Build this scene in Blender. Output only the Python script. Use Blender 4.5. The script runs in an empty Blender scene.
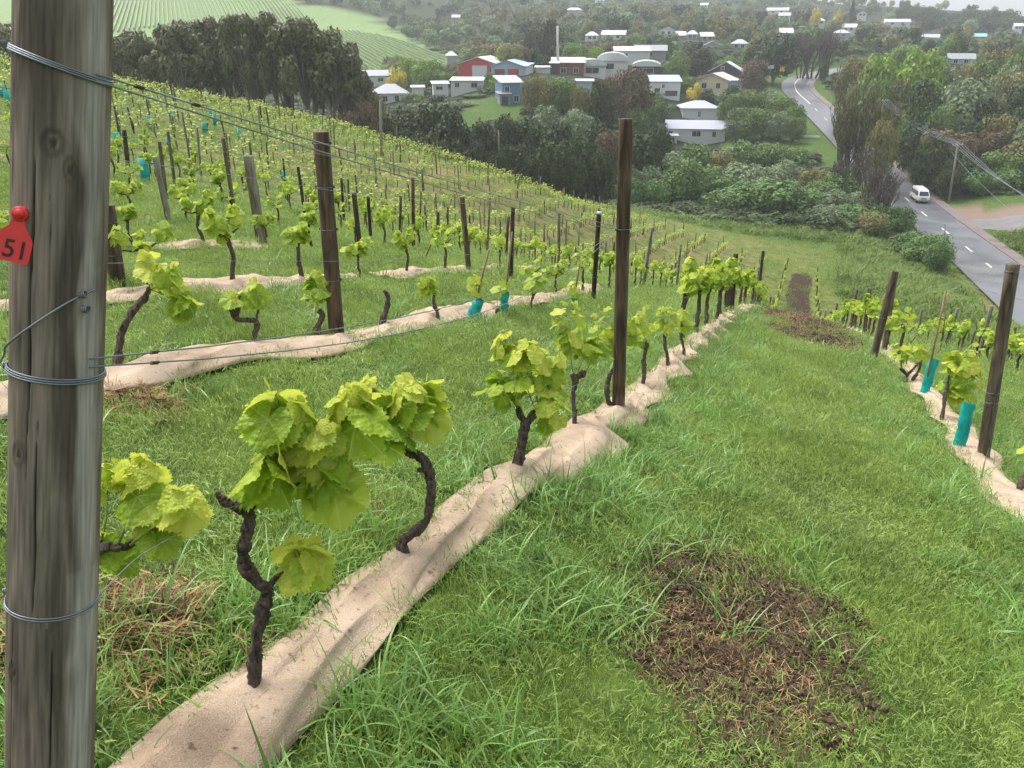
import bpy, math, random
import numpy as np
from mathutils import Vector, Matrix, Euler

random.seed(7); rng = np.random.default_rng(7)
SC = bpy.context.scene
COL = SC.collection
PI = math.pi
R = math.radians

# ------------------------------------------------------------------ camera frame (camera stands at the origin, eye height 1.5 m)
FPX = 790.0
PITCH, YAW = R(24), R(20.5)
FW = np.array([-math.sin(YAW)*math.cos(PITCH), math.cos(YAW)*math.cos(PITCH), -math.sin(PITCH)])
RT = np.array([math.cos(YAW), math.sin(YAW), 0.0])
UP = np.cross(RT, FW)
def ray(px, py): return FW + RT*((px-512)/FPX) - UP*((py-384)/FPX)
def pt(px, py, t): return ray(px, py)*t
def proj(p):
    p = np.asarray(p, float); z = p@FW
    return 512+FPX*(p@RT)/z, 384-FPX*(p@UP)/z, z

# ------------------------------------------------------------------ terrain height: a thin plate spline through surveyed spots
def near_z(x, y):
    a = np.interp(y, [-60, -4, 0, 12, 20, 29, 42, 50, 60, 78], [13, -.55, -1.5, -4.32, -6.55, -9.5, -14.2, -16.6, -18.7, -21.3])
    b = np.interp(x, [-60, -8, -3.4, 0, 9], [8.5, .86, .45, 0, -1.1])
    return a+b
CP = []
for x in (-14, -8, -5.4, -3.4, -1.2, 0, 1.6, 4, 8):
    for y in (-6, 0, 3, 6, 12, 20, 29, 42, 50, 60):
        if x < -8 and y > 30: continue
        CP.append((x, y, near_z(x, y)))
PIXCP = [(806,268,79),(740,240,92),(850,268,84),(700,225,99),(960,312,62),(1000,345,44),(940,285,76),
 (1010,285,84),(1100,330,70),(978,255,101),(925,214,120),(870,165,150),(838,135,178),(800,100,205),(795,83,235),(812,76,252),
 (1020,215,112),(950,190,130),
 (60,100,74),(115,108,74),(230,118,74),(340,134,74),(420,164,77),(500,189,82),(560,200,88),(640,214,95),
 (560,206,62),(420,185,50),(300,150,45),
 (110,128,108),(230,132,108),(340,150,108),(450,195,112),(600,203,122),(700,203,126),(800,200,122),(850,215,112),
 (515,108,166),(400,112,200),(300,100,220),(100,90,220),(695,145,184),(770,133,180),(478,79,203),(600,95,190),
 (390,102,215),(712,95,215),(600,62,280),(600,42,340),(700,48,300),(850,45,330),(1000,125,195),(920,110,190),(958,64,262),(1080,110,220),
 (200,78,290),(420,80,280),(330,42,400),(120,50,340),(200,2,520),(300,2,520),(430,32,480),(120,-10,560),
 (200,-60,760),(420,-25,760),(520,22,460),(600,5,700),(520,-25,1000),(700,-10,1000),(800,2,820),(760,22,500),(900,8,680),(960,24,560),(1010,32,520),(1060,36,480),
 (900,38,400)]
for a in PIXCP:
    CP.append(tuple(pt(*a)))
for x, y, z in ((900,900,-45),(500,1500,-45),(1500,300,-40),(-300,2000,-20),(-1500,600,110),(-1500,1800,60),(1500,2500,-50),(-100,-80,25),(200,-80,-12),(-1500,-300,120),(1500,-300,-40),(260,560,-8),(380,520,-20)):
    CP.append((x, y, z))
CP = np.array(CP, float)
SCL = 100.0
def _k(d2):
    return np.where(d2 > 0, .5*d2*np.log(np.maximum(d2, 1e-12)), 0)
def _fit():
    P = CP[:, :2]/SCL; n = len(P)
    d2 = ((P[:, None]-P[None])**2).sum(-1)
    A = np.zeros((n+3, n+3)); A[:n, :n] = _k(d2)+np.eye(n)*2e-5
    A[:n, n] = 1; A[:n, n+1:] = P; A[n, :n] = 1; A[n+1:, :n] = P.T
    return np.linalg.solve(A, np.concatenate([CP[:, 2], np.zeros(3)]))
W = _fit()
def H0(x, y):
    x = np.asarray(x, float); y = np.asarray(y, float); sh = x.shape
    q = np.stack([x.ravel(), y.ravel()], 1)/SCL; P = CP[:, :2]/SCL; n = len(P)
    out = np.empty(len(q))
    for i in range(0, len(q), 20000):
        s = q[i:i+20000]; d2 = ((s[:, None]-P[None])**2).sum(-1)
        out[i:i+20000] = _k(d2)@W[:n]+W[n]+s@W[n+1:]
    return np.clip(out, -60, 220).reshape(sh)
# road centreline (world XY) used to bench the terrain
def colpos(px, t, hf=H0):
    z = -10.0
    for _ in range(12):
        v = (t*FW[2]-z)/(t*UP[2]); p = t*(FW+RT*((px-512)/FPX)-UP*v)
        z = .5*z+.5*float(hf(p[0], p[1]))
    return p[0], p[1], z
ROADPIX = [(1130,372,62),(1062,326,71),(1010,283,84),(972,252,101),(924,214,120),(889,183,140),(860,153,162),(832,125,184),(809,103,205),(796,90,222),(798,80,240),(820,73,256),(862,66,276),(900,62,296)]
RC = np.array([pt(*a) for a in ROADPIX])
def catmull(P, n=14):
    P = np.asarray(P, float); out = []
    Q = np.vstack([2*P[0]-P[1], P, 2*P[-1]-P[-2]])
    for i in range(1, len(Q)-2):
        for k in range(n):
            t = k/n; a, b, c, d = Q[i-1], Q[i], Q[i+1], Q[i+2]
            out.append(.5*((2*b)+(-a+c)*t+(2*a-5*b+4*c-d)*t*t+(-a+3*b-3*c+d)*t**3))
    out.append(Q[-2]); return np.array(out)
RCL = catmull(RC)
for i in range(3):   # smooth the grade
    RCL[1:-1, 2] = (RCL[:-2, 2]+RCL[2:, 2]+RCL[1:-1, 2])/3
def road_dist(x, y):
    x = np.asarray(x, float); y = np.asarray(y, float)
    q = np.stack([x.ravel(), y.ravel()], 1); D = np.full(len(q), 1e9); Z = np.zeros(len(q))
    m = (q[:, 0] > -40) & (q[:, 0] < 260) & (q[:, 1] > 20) & (q[:, 1] < 340)
    s = q[m]
    if len(s):
        bd = np.full(len(s), 1e9); bz = np.zeros(len(s))
        for i in range(len(RCL)-1):
            a, b = RCL[i], RCL[i+1]; ab = b[:2]-a[:2]; u = np.clip(((s-a[:2])@ab)/(ab@ab), 0, 1)
            d = np.hypot(*(s-(a[:2]+u[:, None]*ab)).T); k = d < bd
            bd[k] = d[k]; bz[k] = (a[2]+u*(b[2]-a[2]))[k]
        D[m] = bd; Z[m] = bz
    return D.reshape(x.shape), Z.reshape(x.shape)
def H(x, y):
    x = np.asarray(x, float); y = np.asarray(y, float)
    z = H0(x, y)
    z = z+.035*np.sin(1.9*x+.7*np.sin(1.1*y))*np.sin(1.3*y+.5)+.02*np.sin(4.1*x+2.2*y)*np.sin(3.3*y-2.7*x)
    d, rz = road_dist(x, y)
    w = np.clip((d-5.6)/8.0, 0, 1); w = w*w*(3-2*w)
    return np.where(d < 14, (rz-.06-.3*np.clip((5.2-d)/1.2, 0, 1))*(1-w)+z*w, z)
def Hs(x, y): return float(H(np.array([x]), np.array([y]))[0])
def at(px, py, tmax=1500):
    t = np.geomspace(.6, tmax, 500); P = t[:, None]*ray(px, py)[None]
    d = P[:, 2]-H(P[:, 0], P[:, 1]); k = np.where(d < 0)[0]
    if len(k) == 0: return None
    a, b = t[max(k[0]-1, 0)], t[k[0]]
    for _ in range(18):
        m = .5*(a+b); p = m*ray(px, py)
        if p[2] < Hs(p[0], p[1]): b = m
        else: a = m
    return b*ray(px, py)
def col(px, t): return colpos(px, t, lambda a, b: Hs(a, b))
def depth_of(p): return float(np.asarray(p)@FW)

# ------------------------------------------------------------------ materials
MATS = {}
def newmat(name):
    m = bpy.data.materials.new(name); m.use_nodes = True; nt = m.node_tree
    return m, nt, nt.nodes, nt.links, nt.nodes['Principled BSDF'], nt.nodes['Material Output']
def ramp(n, stops):
    r = n.new('ShaderNodeValToRGB'); e = r.color_ramp.elements
    while len(e) < len(stops): e.new(.5)
    for k, (p, c) in enumerate(stops):
        e[k].position = p; e[k].color = (*c, 1) if len(c) == 3 else c
    return r
def plain(name, c, rough=.7, metal=0, var=.12, scale=6, bump=0, bscale=60, coord='Object'):
    m, nt, n, l, b, o = newmat(name)
    tc = n.new('ShaderNodeTexCoord'); no = n.new('ShaderNodeTexNoise'); no.inputs['Scale'].default_value = scale; no.inputs['Detail'].default_value = 6
    l.new(tc.outputs[coord], no.inputs['Vector'])
    r = ramp(n, [(.3, [v*(1-var) for v in c]), (.7, [min(1, v*(1+var)) for v in c])])
    l.new(no.outputs['Fac'], r.inputs[0]); l.new(r.outputs[0], b.inputs['Base Color'])
    b.inputs['Roughness'].default_value = rough; b.inputs['Metallic'].default_value = metal
    if bump:
        n2 = n.new('ShaderNodeTexNoise'); n2.inputs['Scale'].default_value = bscale; l.new(tc.outputs[coord], n2.inputs['Vector'])
        bp = n.new('ShaderNodeBump'); bp.inputs['Strength'].default_value = bump; bp.inputs['Distance'].default_value = .01
        l.new(n2.outputs['Fac'], bp.inputs['Height']); l.new(bp.outputs[0], b.inputs['Normal'])
    return m
def foliage(name, dark, light, trans=.25, rough=.6, nscale=.35, spec=.2):
    """leaf colour: random per leaf, slow noise over the ground, a little per-object shift"""
    m, nt, n, l, b, o = newmat(name)
    g = n.new('ShaderNodeNewGeometry'); oi = n.new('ShaderNodeObjectInfo'); no = n.new('ShaderNodeTexNoise')
    no.inputs['Scale'].default_value = nscale; no.inputs['Detail'].default_value = 3
    l.new(g.outputs['Position'], no.inputs['Vector'])
    a = n.new('ShaderNodeMath'); a.operation = 'MULTIPLY_ADD'; l.new(g.outputs['Random Per Island'], a.inputs[0]); a.inputs[1].default_value = .5
    l.new(no.outputs['Fac'], a.inputs[2])
    s = n.new('ShaderNodeMath'); s.operation = 'MULTIPLY_ADD'; l.new(oi.outputs['Random'], s.inputs[0]); s.inputs[1].default_value = .3; l.new(a.outputs[0], s.inputs[2])
    r = ramp(n, [(.35, dark), (1.15 if False else 1.0, light)])
    l.new(s.outputs[0], r.inputs[0])
    l.new(r.outputs[0], b.inputs['Base Color']); b.inputs['Roughness'].default_value = rough
    b.inputs['Specular IOR Level'].default_value = spec
    if trans:
        t = n.new('ShaderNodeBsdfTranslucent'); mx = n.new('ShaderNodeMixShader'); mx.inputs[0].default_value = trans
        l.new(r.outputs[0], t.inputs['Color']); l.new(b.outputs[0], mx.inputs[1]); l.new(t.outputs[0], mx.inputs[2]); l.new(mx.outputs[0], o.inputs['Surface'])
    return m

def vine_leaf_mat():
    m, nt, n, l, b, o = newmat('vine_leaf')
    uv = n.new('ShaderNodeUVMap'); uv.uv_map = 'UVMap'
    sep = n.new('ShaderNodeSeparateXYZ'); l.new(uv.outputs[0], sep.inputs[0])
    prev = None
    for deg in (0, 52, -52, 108, -108):
        d = (math.sin(R(deg)), math.cos(R(deg)))
        cr = n.new('ShaderNodeVectorMath'); cr.operation = 'DOT_PRODUCT'; l.new(uv.outputs[0], cr.inputs[0]); cr.inputs[1].default_value = (d[1], -d[0], 0)
        al = n.new('ShaderNodeVectorMath'); al.operation = 'DOT_PRODUCT'; l.new(uv.outputs[0], al.inputs[0]); al.inputs[1].default_value = (d[0], d[1], 0)
        ab = n.new('ShaderNodeMath'); ab.operation = 'ABSOLUTE'; l.new(cr.outputs['Value'], ab.inputs[0])
        lt = n.new('ShaderNodeMath'); lt.operation = 'LESS_THAN'; l.new(al.outputs['Value'], lt.inputs[0]); lt.inputs[1].default_value = 0
        ad = n.new('ShaderNodeMath'); ad.operation = 'ADD'; l.new(ab.outputs[0], ad.inputs[0]); l.new(lt.outputs[0], ad.inputs[1])
        if prev is None: prev = ad
        else:
            mn = n.new('ShaderNodeMath'); mn.operation = 'MINIMUM'; l.new(prev.outputs[0], mn.inputs[0]); l.new(ad.outputs[0], mn.inputs[1]); prev = mn
    vr = ramp(n, [(0.0, (1, 1, 1)), (.028, (0, 0, 0))]); l.new(prev.outputs[0], vr.inputs[0])
    g = n.new('ShaderNodeNewGeometry'); 
    no = n.new('ShaderNodeTexNoise'); no.inputs['Scale'].default_value = 3.5; l.new(uv.outputs[0], no.inputs['Vector'])
    at_ = n.new('ShaderNodeAttribute'); at_.attribute_name = 'young'
    a = n.new('ShaderNodeMath'); a.operation = 'MULTIPLY_ADD'; l.new(g.outputs['Random Per Island'], a.inputs[0]); a.inputs[1].default_value = .55; l.new(at_.outputs['Fac'], a.inputs[2])
    a2 = n.new('ShaderNodeMath'); a2.operation = 'MULTIPLY_ADD'; l.new(no.outputs['Fac'], a2.inputs[0]); a2.inputs[1].default_value = .25; l.new(a.outputs[0], a2.inputs[2])
    r = ramp(n, [(.10, (.10, .225, .012)), (.55, (.31, .47, .022)), (1.0, (.64, .69, .10))]); l.new(a2.outputs[0], r.inputs[0])
    mx = n.new('ShaderNodeMixRGB'); mx.blend_type = 'MIX'; l.new(vr.outputs[0], mx.inputs[0]); l.new(r.outputs[0], mx.inputs[1]); mx.inputs[2].default_value = (.52, .62, .20, 1)
    f2 = n.new('ShaderNodeMath'); f2.operation = 'MULTIPLY'; f2.inputs[1].default_value = .8; l.new(vr.outputs[0], f2.inputs[0]); l.new(f2.outputs[0], mx.inputs[0])
    l.new(mx.outputs[0], b.inputs['Base Color']); b.inputs['Roughness'].default_value = .42; b.inputs['Specular IOR Level'].default_value = .35
    vo = n.new('ShaderNodeTexVoronoi'); vo.inputs['Scale'].default_value = 7; l.new(uv.outputs[0], vo.inputs['Vector'])
    hs = n.new('ShaderNodeMath'); hs.operation = 'SUBTRACT'; l.new(vo.outputs['Distance'], hs.inputs[1]); hs.inputs[0].default_value = 1
    h2 = n.new('ShaderNodeMath'); h2.operation = 'MULTIPLY'; l.new(hs.outputs[0], h2.inputs[0]); h2.inputs[1].default_value = 1.0
    bp = n.new('ShaderNodeBump'); bp.inputs['Strength'].default_value = .8; bp.inputs['Distance'].default_value = .006; l.new(h2.outputs[0], bp.inputs['Height']); l.new(bp.outputs[0], b.inputs['Normal'])
    t = n.new('ShaderNodeBsdfTranslucent'); ms = n.new('ShaderNodeMixShader'); ms.inputs[0].default_value = .44
    l.new(mx.outputs[0], t.inputs['Color']); l.new(b.outputs[0], ms.inputs[1]); l.new(t.outputs[0], ms.inputs[2]); l.new(ms.outputs[0], o.inputs['Surface'])
    return m
def bark_mat(name, dark, light, sc=30, stretch=.18, bump=.9, dist=.012):
    m, nt, n, l, b, o = newmat(name)
    tc = n.new('ShaderNodeTexCoord'); mp = n.new('ShaderNodeMapping'); mp.inputs['Scale'].default_value = (1, 1, stretch); l.new(tc.outputs['Object'], mp.inputs[0])
    no = n.new('ShaderNodeTexNoise'); no.inputs['Scale'].default_value = sc; no.inputs['Detail'].default_value = 8; no.inputs['Roughness'].default_value = .7; l.new(mp.outputs[0], no.inputs['Vector'])
    r = ramp(n, [(.35, dark), (.72, light)]); l.new(no.outputs['Fac'], r.inputs[0]); l.new(r.outputs[0], b.inputs['Base Color'])
    b.inputs['Roughness'].default_value = .85
    bp = n.new('ShaderNodeBump'); bp.inputs['Strength'].default_value = bump; bp.inputs['Distance'].default_value = dist; l.new(no.outputs['Fac'], bp.inputs['Height']); l.new(bp.outputs[0], b.inputs['Normal'])
    return m
def post_mat(name, dark, mid, pale, palefac, sc=1.0):
    """weathered round pine: long grain, dark wet streaks, a bleached side (attribute 'pale') and cracks (attribute 'crack')"""
    m, nt, n, l, b, o = newmat(name)
    tc = n.new('ShaderNodeTexCoord'); mp = n.new('ShaderNodeMapping'); mp.inputs['Scale'].default_value = (1, 1, .045); l.new(tc.outputs['Object'], mp.inputs[0])
    fine = n.new('ShaderNodeTexNoise'); fine.inputs['Scale'].default_value = 160*sc; fine.inputs['Detail'].default_value = 6; l.new(mp.outputs[0], fine.inputs['Vector'])
    mp2 = n.new('ShaderNodeMapping'); mp2.inputs['Scale'].default_value = (1, 1, .16); l.new(tc.outputs['Object'], mp2.inputs[0])
    big = n.new('ShaderNodeTexNoise'); big.inputs['Scale'].default_value = 24*sc; big.inputs['Detail'].default_value = 5; big.inputs['Distortion'].default_value = .6; l.new(mp2.outputs[0], big.inputs['Vector'])
    r = ramp(n, [(.36, dark), (.62, mid)]); l.new(big.outputs['Fac'], r.inputs[0])
    pa = n.new('ShaderNodeAttribute'); pa.attribute_name = 'pale'
    pm = n.new('ShaderNodeMath'); pm.operation = 'MULTIPLY_ADD'; l.new(big.outputs['Fac'], pm.inputs[0]); pm.inputs[1].default_value = 1.0; pm.inputs[2].default_value = -.5
    pp = n.new('ShaderNodeMath'); pp.operation = 'ADD'; l.new(pm.outputs[0], pp.inputs[0]); l.new(pa.outputs['Fac'], pp.inputs[1])
    pr = ramp(n, [(.30, (0, 0, 0)), (.75, (1, 1, 1))]); l.new(pp.outputs[0], pr.inputs[0])
    pf = n.new('ShaderNodeMath'); pf.operation = 'MULTIPLY'; l.new(pr.outputs[0], pf.inputs[0]); pf.inputs[1].default_value = palefac
    m1 = n.new('ShaderNodeMixRGB'); l.new(pf.outputs[0], m1.inputs[0]); l.new(r.outputs[0], m1.inputs[1]); m1.inputs[2].default_value = (*pale, 1)
    fr = ramp(n, [(.3, (.55, .55, .55)), (.7, (1.25, 1.22, 1.18))]); l.new(fine.outputs['Fac'], fr.inputs[0])
    m2 = n.new('ShaderNodeMixRGB'); m2.blend_type = 'MULTIPLY'; m2.inputs[0].default_value = .85; l.new(m1.outputs[0], m2.inputs[1]); l.new(fr.outputs[0], m2.inputs[2])
    ck = n.new('ShaderNodeAttribute'); ck.attribute_name = 'crack'
    m3 = n.new('ShaderNodeMixRGB'); l.new(ck.outputs['Fac'], m3.inputs[0]); l.new(m2.outputs[0], m3.inputs[1]); m3.inputs[2].default_value = (.018, .013, .01, 1)
    l.new(m3.outputs[0], b.inputs['Base Color']); b.inputs['Roughness'].default_value = .8; b.inputs['Specular IOR Level'].default_value = .25
    bp = n.new('ShaderNodeBump'); bp.inputs['Strength'].default_value = .5; bp.inputs['Distance'].default_value = .003; l.new(fine.outputs['Fac'], bp.inputs['Height']); l.new(bp.outputs[0], b.inputs['Normal'])
    return m
def burlap_mat():
    m, nt, n, l, b, o = newmat('burlap')
    tc = n.new('ShaderNodeTexCoord')
    n1 = n.new('ShaderNodeTexNoise'); n1.inputs['Scale'].default_value = 2.2; n1.inputs['Detail'].default_value = 8; n1.inputs['Roughness'].default_value = .65; l.new(tc.outputs['Object'], n1.inputs['Vector'])
    r = ramp(n, [(.3, (.35, .26, .185)), (.5, (.51, .395, .295)), (.8, (.62, .50, .385))]); l.new(n1.outputs['Fac'], r.inputs[0])
    n2 = n.new('ShaderNodeTexNoise'); n2.inputs['Scale'].default_value = 34; n2.inputs['Detail'].default_value = 5; l.new(tc.outputs['Object'], n2.inputs['Vector'])
    sp = ramp(n, [(.29, (.35, .29, .24)), (.38, (1, 1, 1))]); l.new(n2.outputs['Fac'], sp.inputs[0])
    mx = n.new('ShaderNodeMixRGB'); mx.blend_type = 'MULTIPLY'; mx.inputs[0].default_value = .8; l.new(r.outputs[0], mx.inputs[1]); l.new(sp.outputs[0], mx.inputs[2])
    n3 = n.new('ShaderNodeTexNoise'); n3.inputs['Scale'].default_value = 210; n3.inputs['Detail'].default_value = 3; l.new(tc.outputs['Object'], n3.inputs['Vector'])
    f3 = ramp(n, [(.3, (.78, .76, .74)), (.7, (1.1, 1.1, 1.1))]); l.new(n3.outputs['Fac'], f3.inputs[0])
    my = n.new('ShaderNodeMixRGB'); my.blend_type = 'MULTIPLY'; my.inputs[0].default_value = .8; l.new(mx.outputs[0], my.inputs[1]); l.new(f3.outputs[0], my.inputs[2])
    l.new(my.outputs[0], b.inputs['Base Color']); b.inputs['Roughness'].default_value = .95; b.inputs['Specular IOR Level'].default_value = .1
    ad = n.new('ShaderNodeMath'); ad.operation = 'MULTIPLY_ADD'; l.new(n1.outputs['Fac'], ad.inputs[0]); ad.inputs[1].default_value = 4; l.new(n3.outputs['Fac'], ad.inputs[2])
    bp = n.new('ShaderNodeBump'); bp.inputs['Strength'].default_value = .8; bp.inputs['Distance'].default_value = .008; l.new(ad.outputs[0], bp.inputs['Height']); l.new(bp.outputs[0], b.inputs['Normal'])
    return m
def ground_mat():
    m, nt, n, l, b, o = newmat('ground')
    g = n.new('ShaderNodeNewGeometry')
    def noise(s, d=6, ro=.6):
        x = n.new('ShaderNodeTexNoise'); x.inputs['Scale'].default_value = s; x.inputs['Detail'].default_value = d; x.inputs['Roughness'].default_value = ro
        l.new(g.outputs['Position'], x.inputs['Vector']); return x
    def mix(f, a, c, t='MIX'):
        x = n.new('ShaderNodeMixRGB'); x.blend_type = t
        if isinstance(f, float): x.inputs[0].default_value = f
        else: l.new(f, x.inputs[0])
        for i, v in ((1, a), (2, c)):
            if isinstance(v, tuple): x.inputs[i].default_value = (*v, 1)
            else: l.new(v, x.inputs[i])
        return x.outputs[0]
    def attr(s):
        x = n.new('ShaderNodeAttribute'); x.attribute_name = s; return x.outputs['Fac']
    n1 = noise(.35); n2 = noise(3.0); n3 = noise(42, 4, .7)
    turf = ramp(n, [(.32, (.034, .065, .014)), (.5, (.07, .125, .025)), (.7, (.135, .20, .04))]); l.new(n2.outputs['Fac'], turf.inputs[0])
    slow = ramp(n, [(.35, (.8, .85, .75)), (.7, (1.2, 1.1, 1.1))]); l.new(n1.outputs['Fac'], slow.inputs[0])
    c = mix(.8, turf.outputs[0], slow.outputs[0], 'MULTIPLY')
    fine = ramp(n, [(.3, (.6, .6, .55)), (.7, (1.3, 1.3, 1.25))]); l.new(n3.outputs['Fac'], fine.inputs[0])
    c = mix(.8, c, fine.outputs[0], 'MULTIPLY')
    # straw-coloured thatch in the far field
    st = noise(.9, 5); sr = ramp(n, [(.5, (0, 0, 0)), (.68, (1, 1, 1))]); l.new(st.outputs['Fac'], sr.inputs[0])
    sm = n.new('ShaderNodeMath'); sm.operation = 'MULTIPLY'; l.new(sr.outputs[0], sm.inputs[0]); l.new(attr('straw'), sm.inputs[1])
    sr.color_ramp.elements[0].position = .36; sr.color_ramp.elements[1].position = .58
    c = mix(sm.outputs[0], c, (.30, .23, .10))
    # rough long growth
    rg = ramp(n, [(.35, (.045, .075, .014)), (.65, (.13, .19, .04))]); l.new(n2.outputs['Fac'], rg.inputs[0])
    c = mix(attr('rough'), c, rg.outputs[0])
    # bare soil
    so = noise(28, 6, .7); dr = ramp(n, [(.35, (.022, .014, .009)), (.6, (.06, .04, .026)), (.75, (.15, .10, .06))]); l.new(so.outputs['Fac'], dr.inputs[0])
    bn = noise(7, 5, .7); bm = n.new('ShaderNodeMath'); bm.operation = 'MULTIPLY_ADD'; l.new(bn.outputs['Fac'], bm.inputs[0]); bm.inputs[1].default_value = 1.2; l.new(attr('bare'), bm.inputs[2])
    br = ramp(n, [(.95, (0, 0, 0)), (1.0, (1, 1, 1))]); bs = n.new('ShaderNodeMath'); bs.operation = 'MULTIPLY'; bs.inputs[1].default_value = .86; l.new(bm.outputs[0], bs.inputs[0]); l.new(bs.outputs[0], br.inputs[0])
    br.color_ramp.elements[0].position = .8; br.color_ramp.elements[1].position = .95
    c = mix(br.outputs[0], c, dr.outputs[0])
    # gravel
    gv = ramp(n, [(.35, (.15, .105, .08)), (.65, (.29, .21, .165))]); l.new(n3.outputs['Fac'], gv.inputs[0])
    c = mix(attr('gravel'), c, gv.outputs[0])
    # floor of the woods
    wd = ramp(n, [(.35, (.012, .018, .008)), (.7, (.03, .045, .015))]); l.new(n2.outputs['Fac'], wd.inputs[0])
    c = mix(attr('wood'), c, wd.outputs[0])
    # far hillside vineyard grass
    hv = ramp(n, [(.35, (.15, .23, .075)), (.65, (.20, .29, .10))]); l.new(n1.outputs['Fac'], hv.inputs[0])
    c = mix(attr('pasture'), c, hv.outputs[0])
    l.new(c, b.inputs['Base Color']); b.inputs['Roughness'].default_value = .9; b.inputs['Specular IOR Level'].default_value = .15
    bp = n.new('ShaderNodeBump'); bp.inputs['Strength'].default_value = .7; bp.inputs['Distance'].default_value = .03
    l.new(n3.outputs['Fac'], bp.inputs['Height']); l.new(bp.outputs[0], b.inputs['Normal'])
    return m
def asphalt_mat():
    m, nt, n, l, b, o = newmat('asphalt')
    g = n.new('ShaderNodeNewGeometry'); n1 = n.new('ShaderNodeTexNoise'); n1.inputs['Scale'].default_value = .25; n1.inputs['Detail'].default_value = 8; l.new(g.outputs['Position'], n1.inputs['Vector'])
    r = ramp(n, [(.3, (.10, .104, .115)), (.7, (.16, .165, .18))]); l.new(n1.outputs['Fac'], r.inputs[0]); l.new(r.outputs[0], b.inputs['Base Color'])
    rr = ramp(n, [(.35, (.28, .28, .28)), (.65, (.42, .42, .42))]); l.new(n1.outputs['Fac'], rr.inputs[0]); l.new(rr.outputs[0], b.inputs['Roughness'])
    return m
M = {}
M['ground'] = ground_mat(); M['asphalt'] = asphalt_mat(); M['burlap'] = burlap_mat(); M['leaf'] = vine_leaf_mat()
M['vine_bark'] = bark_mat('vine_bark', (.010, .007, .005), (.21, .155, .115), 70, .14, 1.0, .02)
M['tree_bark'] = bark_mat('tree_bark', (.03, .024, .02), (.12, .10, .08), 3, .2, .8, .1)
M['pale_bark'] = bark_mat('pale_bark', (.10, .085, .07), (.28, .25, .22), 3, .2, .5, .1)
M['post_big'] = post_mat('weathered_post', (.095, .078, .062), (.23, .19, .155), (.40, .385, .36), .8)
M['post'] = post_mat('row_post', (.042, .029, .021), (.145, .102, .070), (.26, .24, .20), .42, .8)
M['post_grey'] = post_mat('grey_post', (.10, .085, .06), (.21, .19, .14), (.32, .33, .28), .8, .8)
M['post_dark'] = post_mat('dark_post', (.022, .016, .012), (.075, .052, .038), (.15, .14, .12), .4, .8)
M['shoot'] = plain('green_shoot', (.20, .26, .06), .5, var=.2)
M['cane'] = plain('bamboo_stake', (.24, .15, .08), .6, var=.3, scale=9)
M['steel'] = plain('galvanised_wire', (.23, .26, .29), .42, .75, .25, 20)
M['rust'] = plain('rusty_wire', (.12, .09, .075), .7, .4, .3, 20)
M['cap'] = plain('pale_cap', (.5, .55, .62), .5)
M['tag'] = plain('red_plastic', (.72, .035, .03), .38, var=.08, scale=30)
M['ink'] = plain('black_ink', (.05, .01, .012), .6)
M['guard'] = plain('teal_sleeve', (.0, .36, .33), .28, var=.25, scale=9, bump=.6, bscale=14)
M['turf'] = foliage('turf_blade', (.040, .102, .013), (.315, .435, .094), .3, .5, .9, .45)
M['long'] = foliage('long_blade', (.024, .10, .014), (.255, .44, .10), .35, .4, .8, .55)
M['straw'] = foliage('straw_bit', (.14, .07, .035), (.42, .27, .13), 0, .8, 3)
M['mulch'] = foliage('mulch_bit', (.016, .010, .008), (.10, .064, .045), 0, .85, 4)
M['flower'] = plain('white_tip', (.72, .75, .6), .6)
M['white'] = plain('white_paint', (.60, .61, .61), .6, var=.05, scale=2)
M['cream'] = plain('cream_paint', (.62, .55, .38), .7, var=.05, scale=2)
M['paleblue'] = plain('pale_blue_paint', (.33, .45, .58), .6, var=.06)
M['blue'] = plain('blue_paint', (.15, .26, .40), .6, var=.06)
M['navy'] = plain('dark_blue_boards', (.045, .05, .075), .6, var=.08)
M['red'] = plain('red_cladding', (.45, .065, .06), .6, var=.08)
M['redbrown'] = plain('brown_red', (.2, .07, .05), .7)
M['grey'] = plain('grey_cladding', (.3, .31, .32), .7)
M['roof_white'] = plain('white_roof', (.58, .60, .62), .45, .1, .05)
M['roof_grey'] = plain('grey_roof', (.27, .29, .32), .5, .1, .08)
M['roof_lilac'] = plain('lilac_grey_roof', (.40, .42, .50), .5, .05, .06)
M['roof_blue'] = plain('pale_blue_roof', (.38, .50, .60), .5, .1, .06)
M['roof_pink'] = plain('pinkish_roof', (.55, .47, .46), .6, 0, .06)
M['roof_teal'] = plain('teal_roof', (.2, .45, .45), .5, .1, .06)
M['pane'] = plain('dark_glass', (.03, .035, .045), .12, 0, .2)
M['frame'] = plain('window_frame', (.6, .6, .58), .5)
M['door_dark'] = plain('door_dark', (.06, .06, .07), .5)
M['line'] = plain('road_paint', (.75, .75, .72), .6)
M['kerb'] = plain('concrete_kerb', (.17, .13, .12), .8, var=.2, scale=1)
M['pavement'] = plain('pavement', (.17, .14, .135), .75, var=.2, scale=.6)
M['drive'] = plain('drive_surface', (.16, .15, .155), .7, var=.2, scale=.6)
M['pole'] = bark_mat('pole_wood', (.16, .14, .12), (.33, .30, .26), 8, .05, .4, .02)
M['sign_yellow'] = plain('yellow_sign', (.75, .48, .02), .5, var=.03)
M['sign_blue'] = plain('blue_sign', (.35, .5, .65), .5, var=.03)
M['van'] = plain('van_white', (.75, .76, .76), .3, 0, .03)
M['carblack'] = plain('car_dark', (.03, .035, .06), .25, .2, .05)
M['tyre'] = plain('tyre_rubber', (.02, .02, .02), .8)
M['lamp'] = plain('lamp_glass', (.7, .7, .6), .2)
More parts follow.
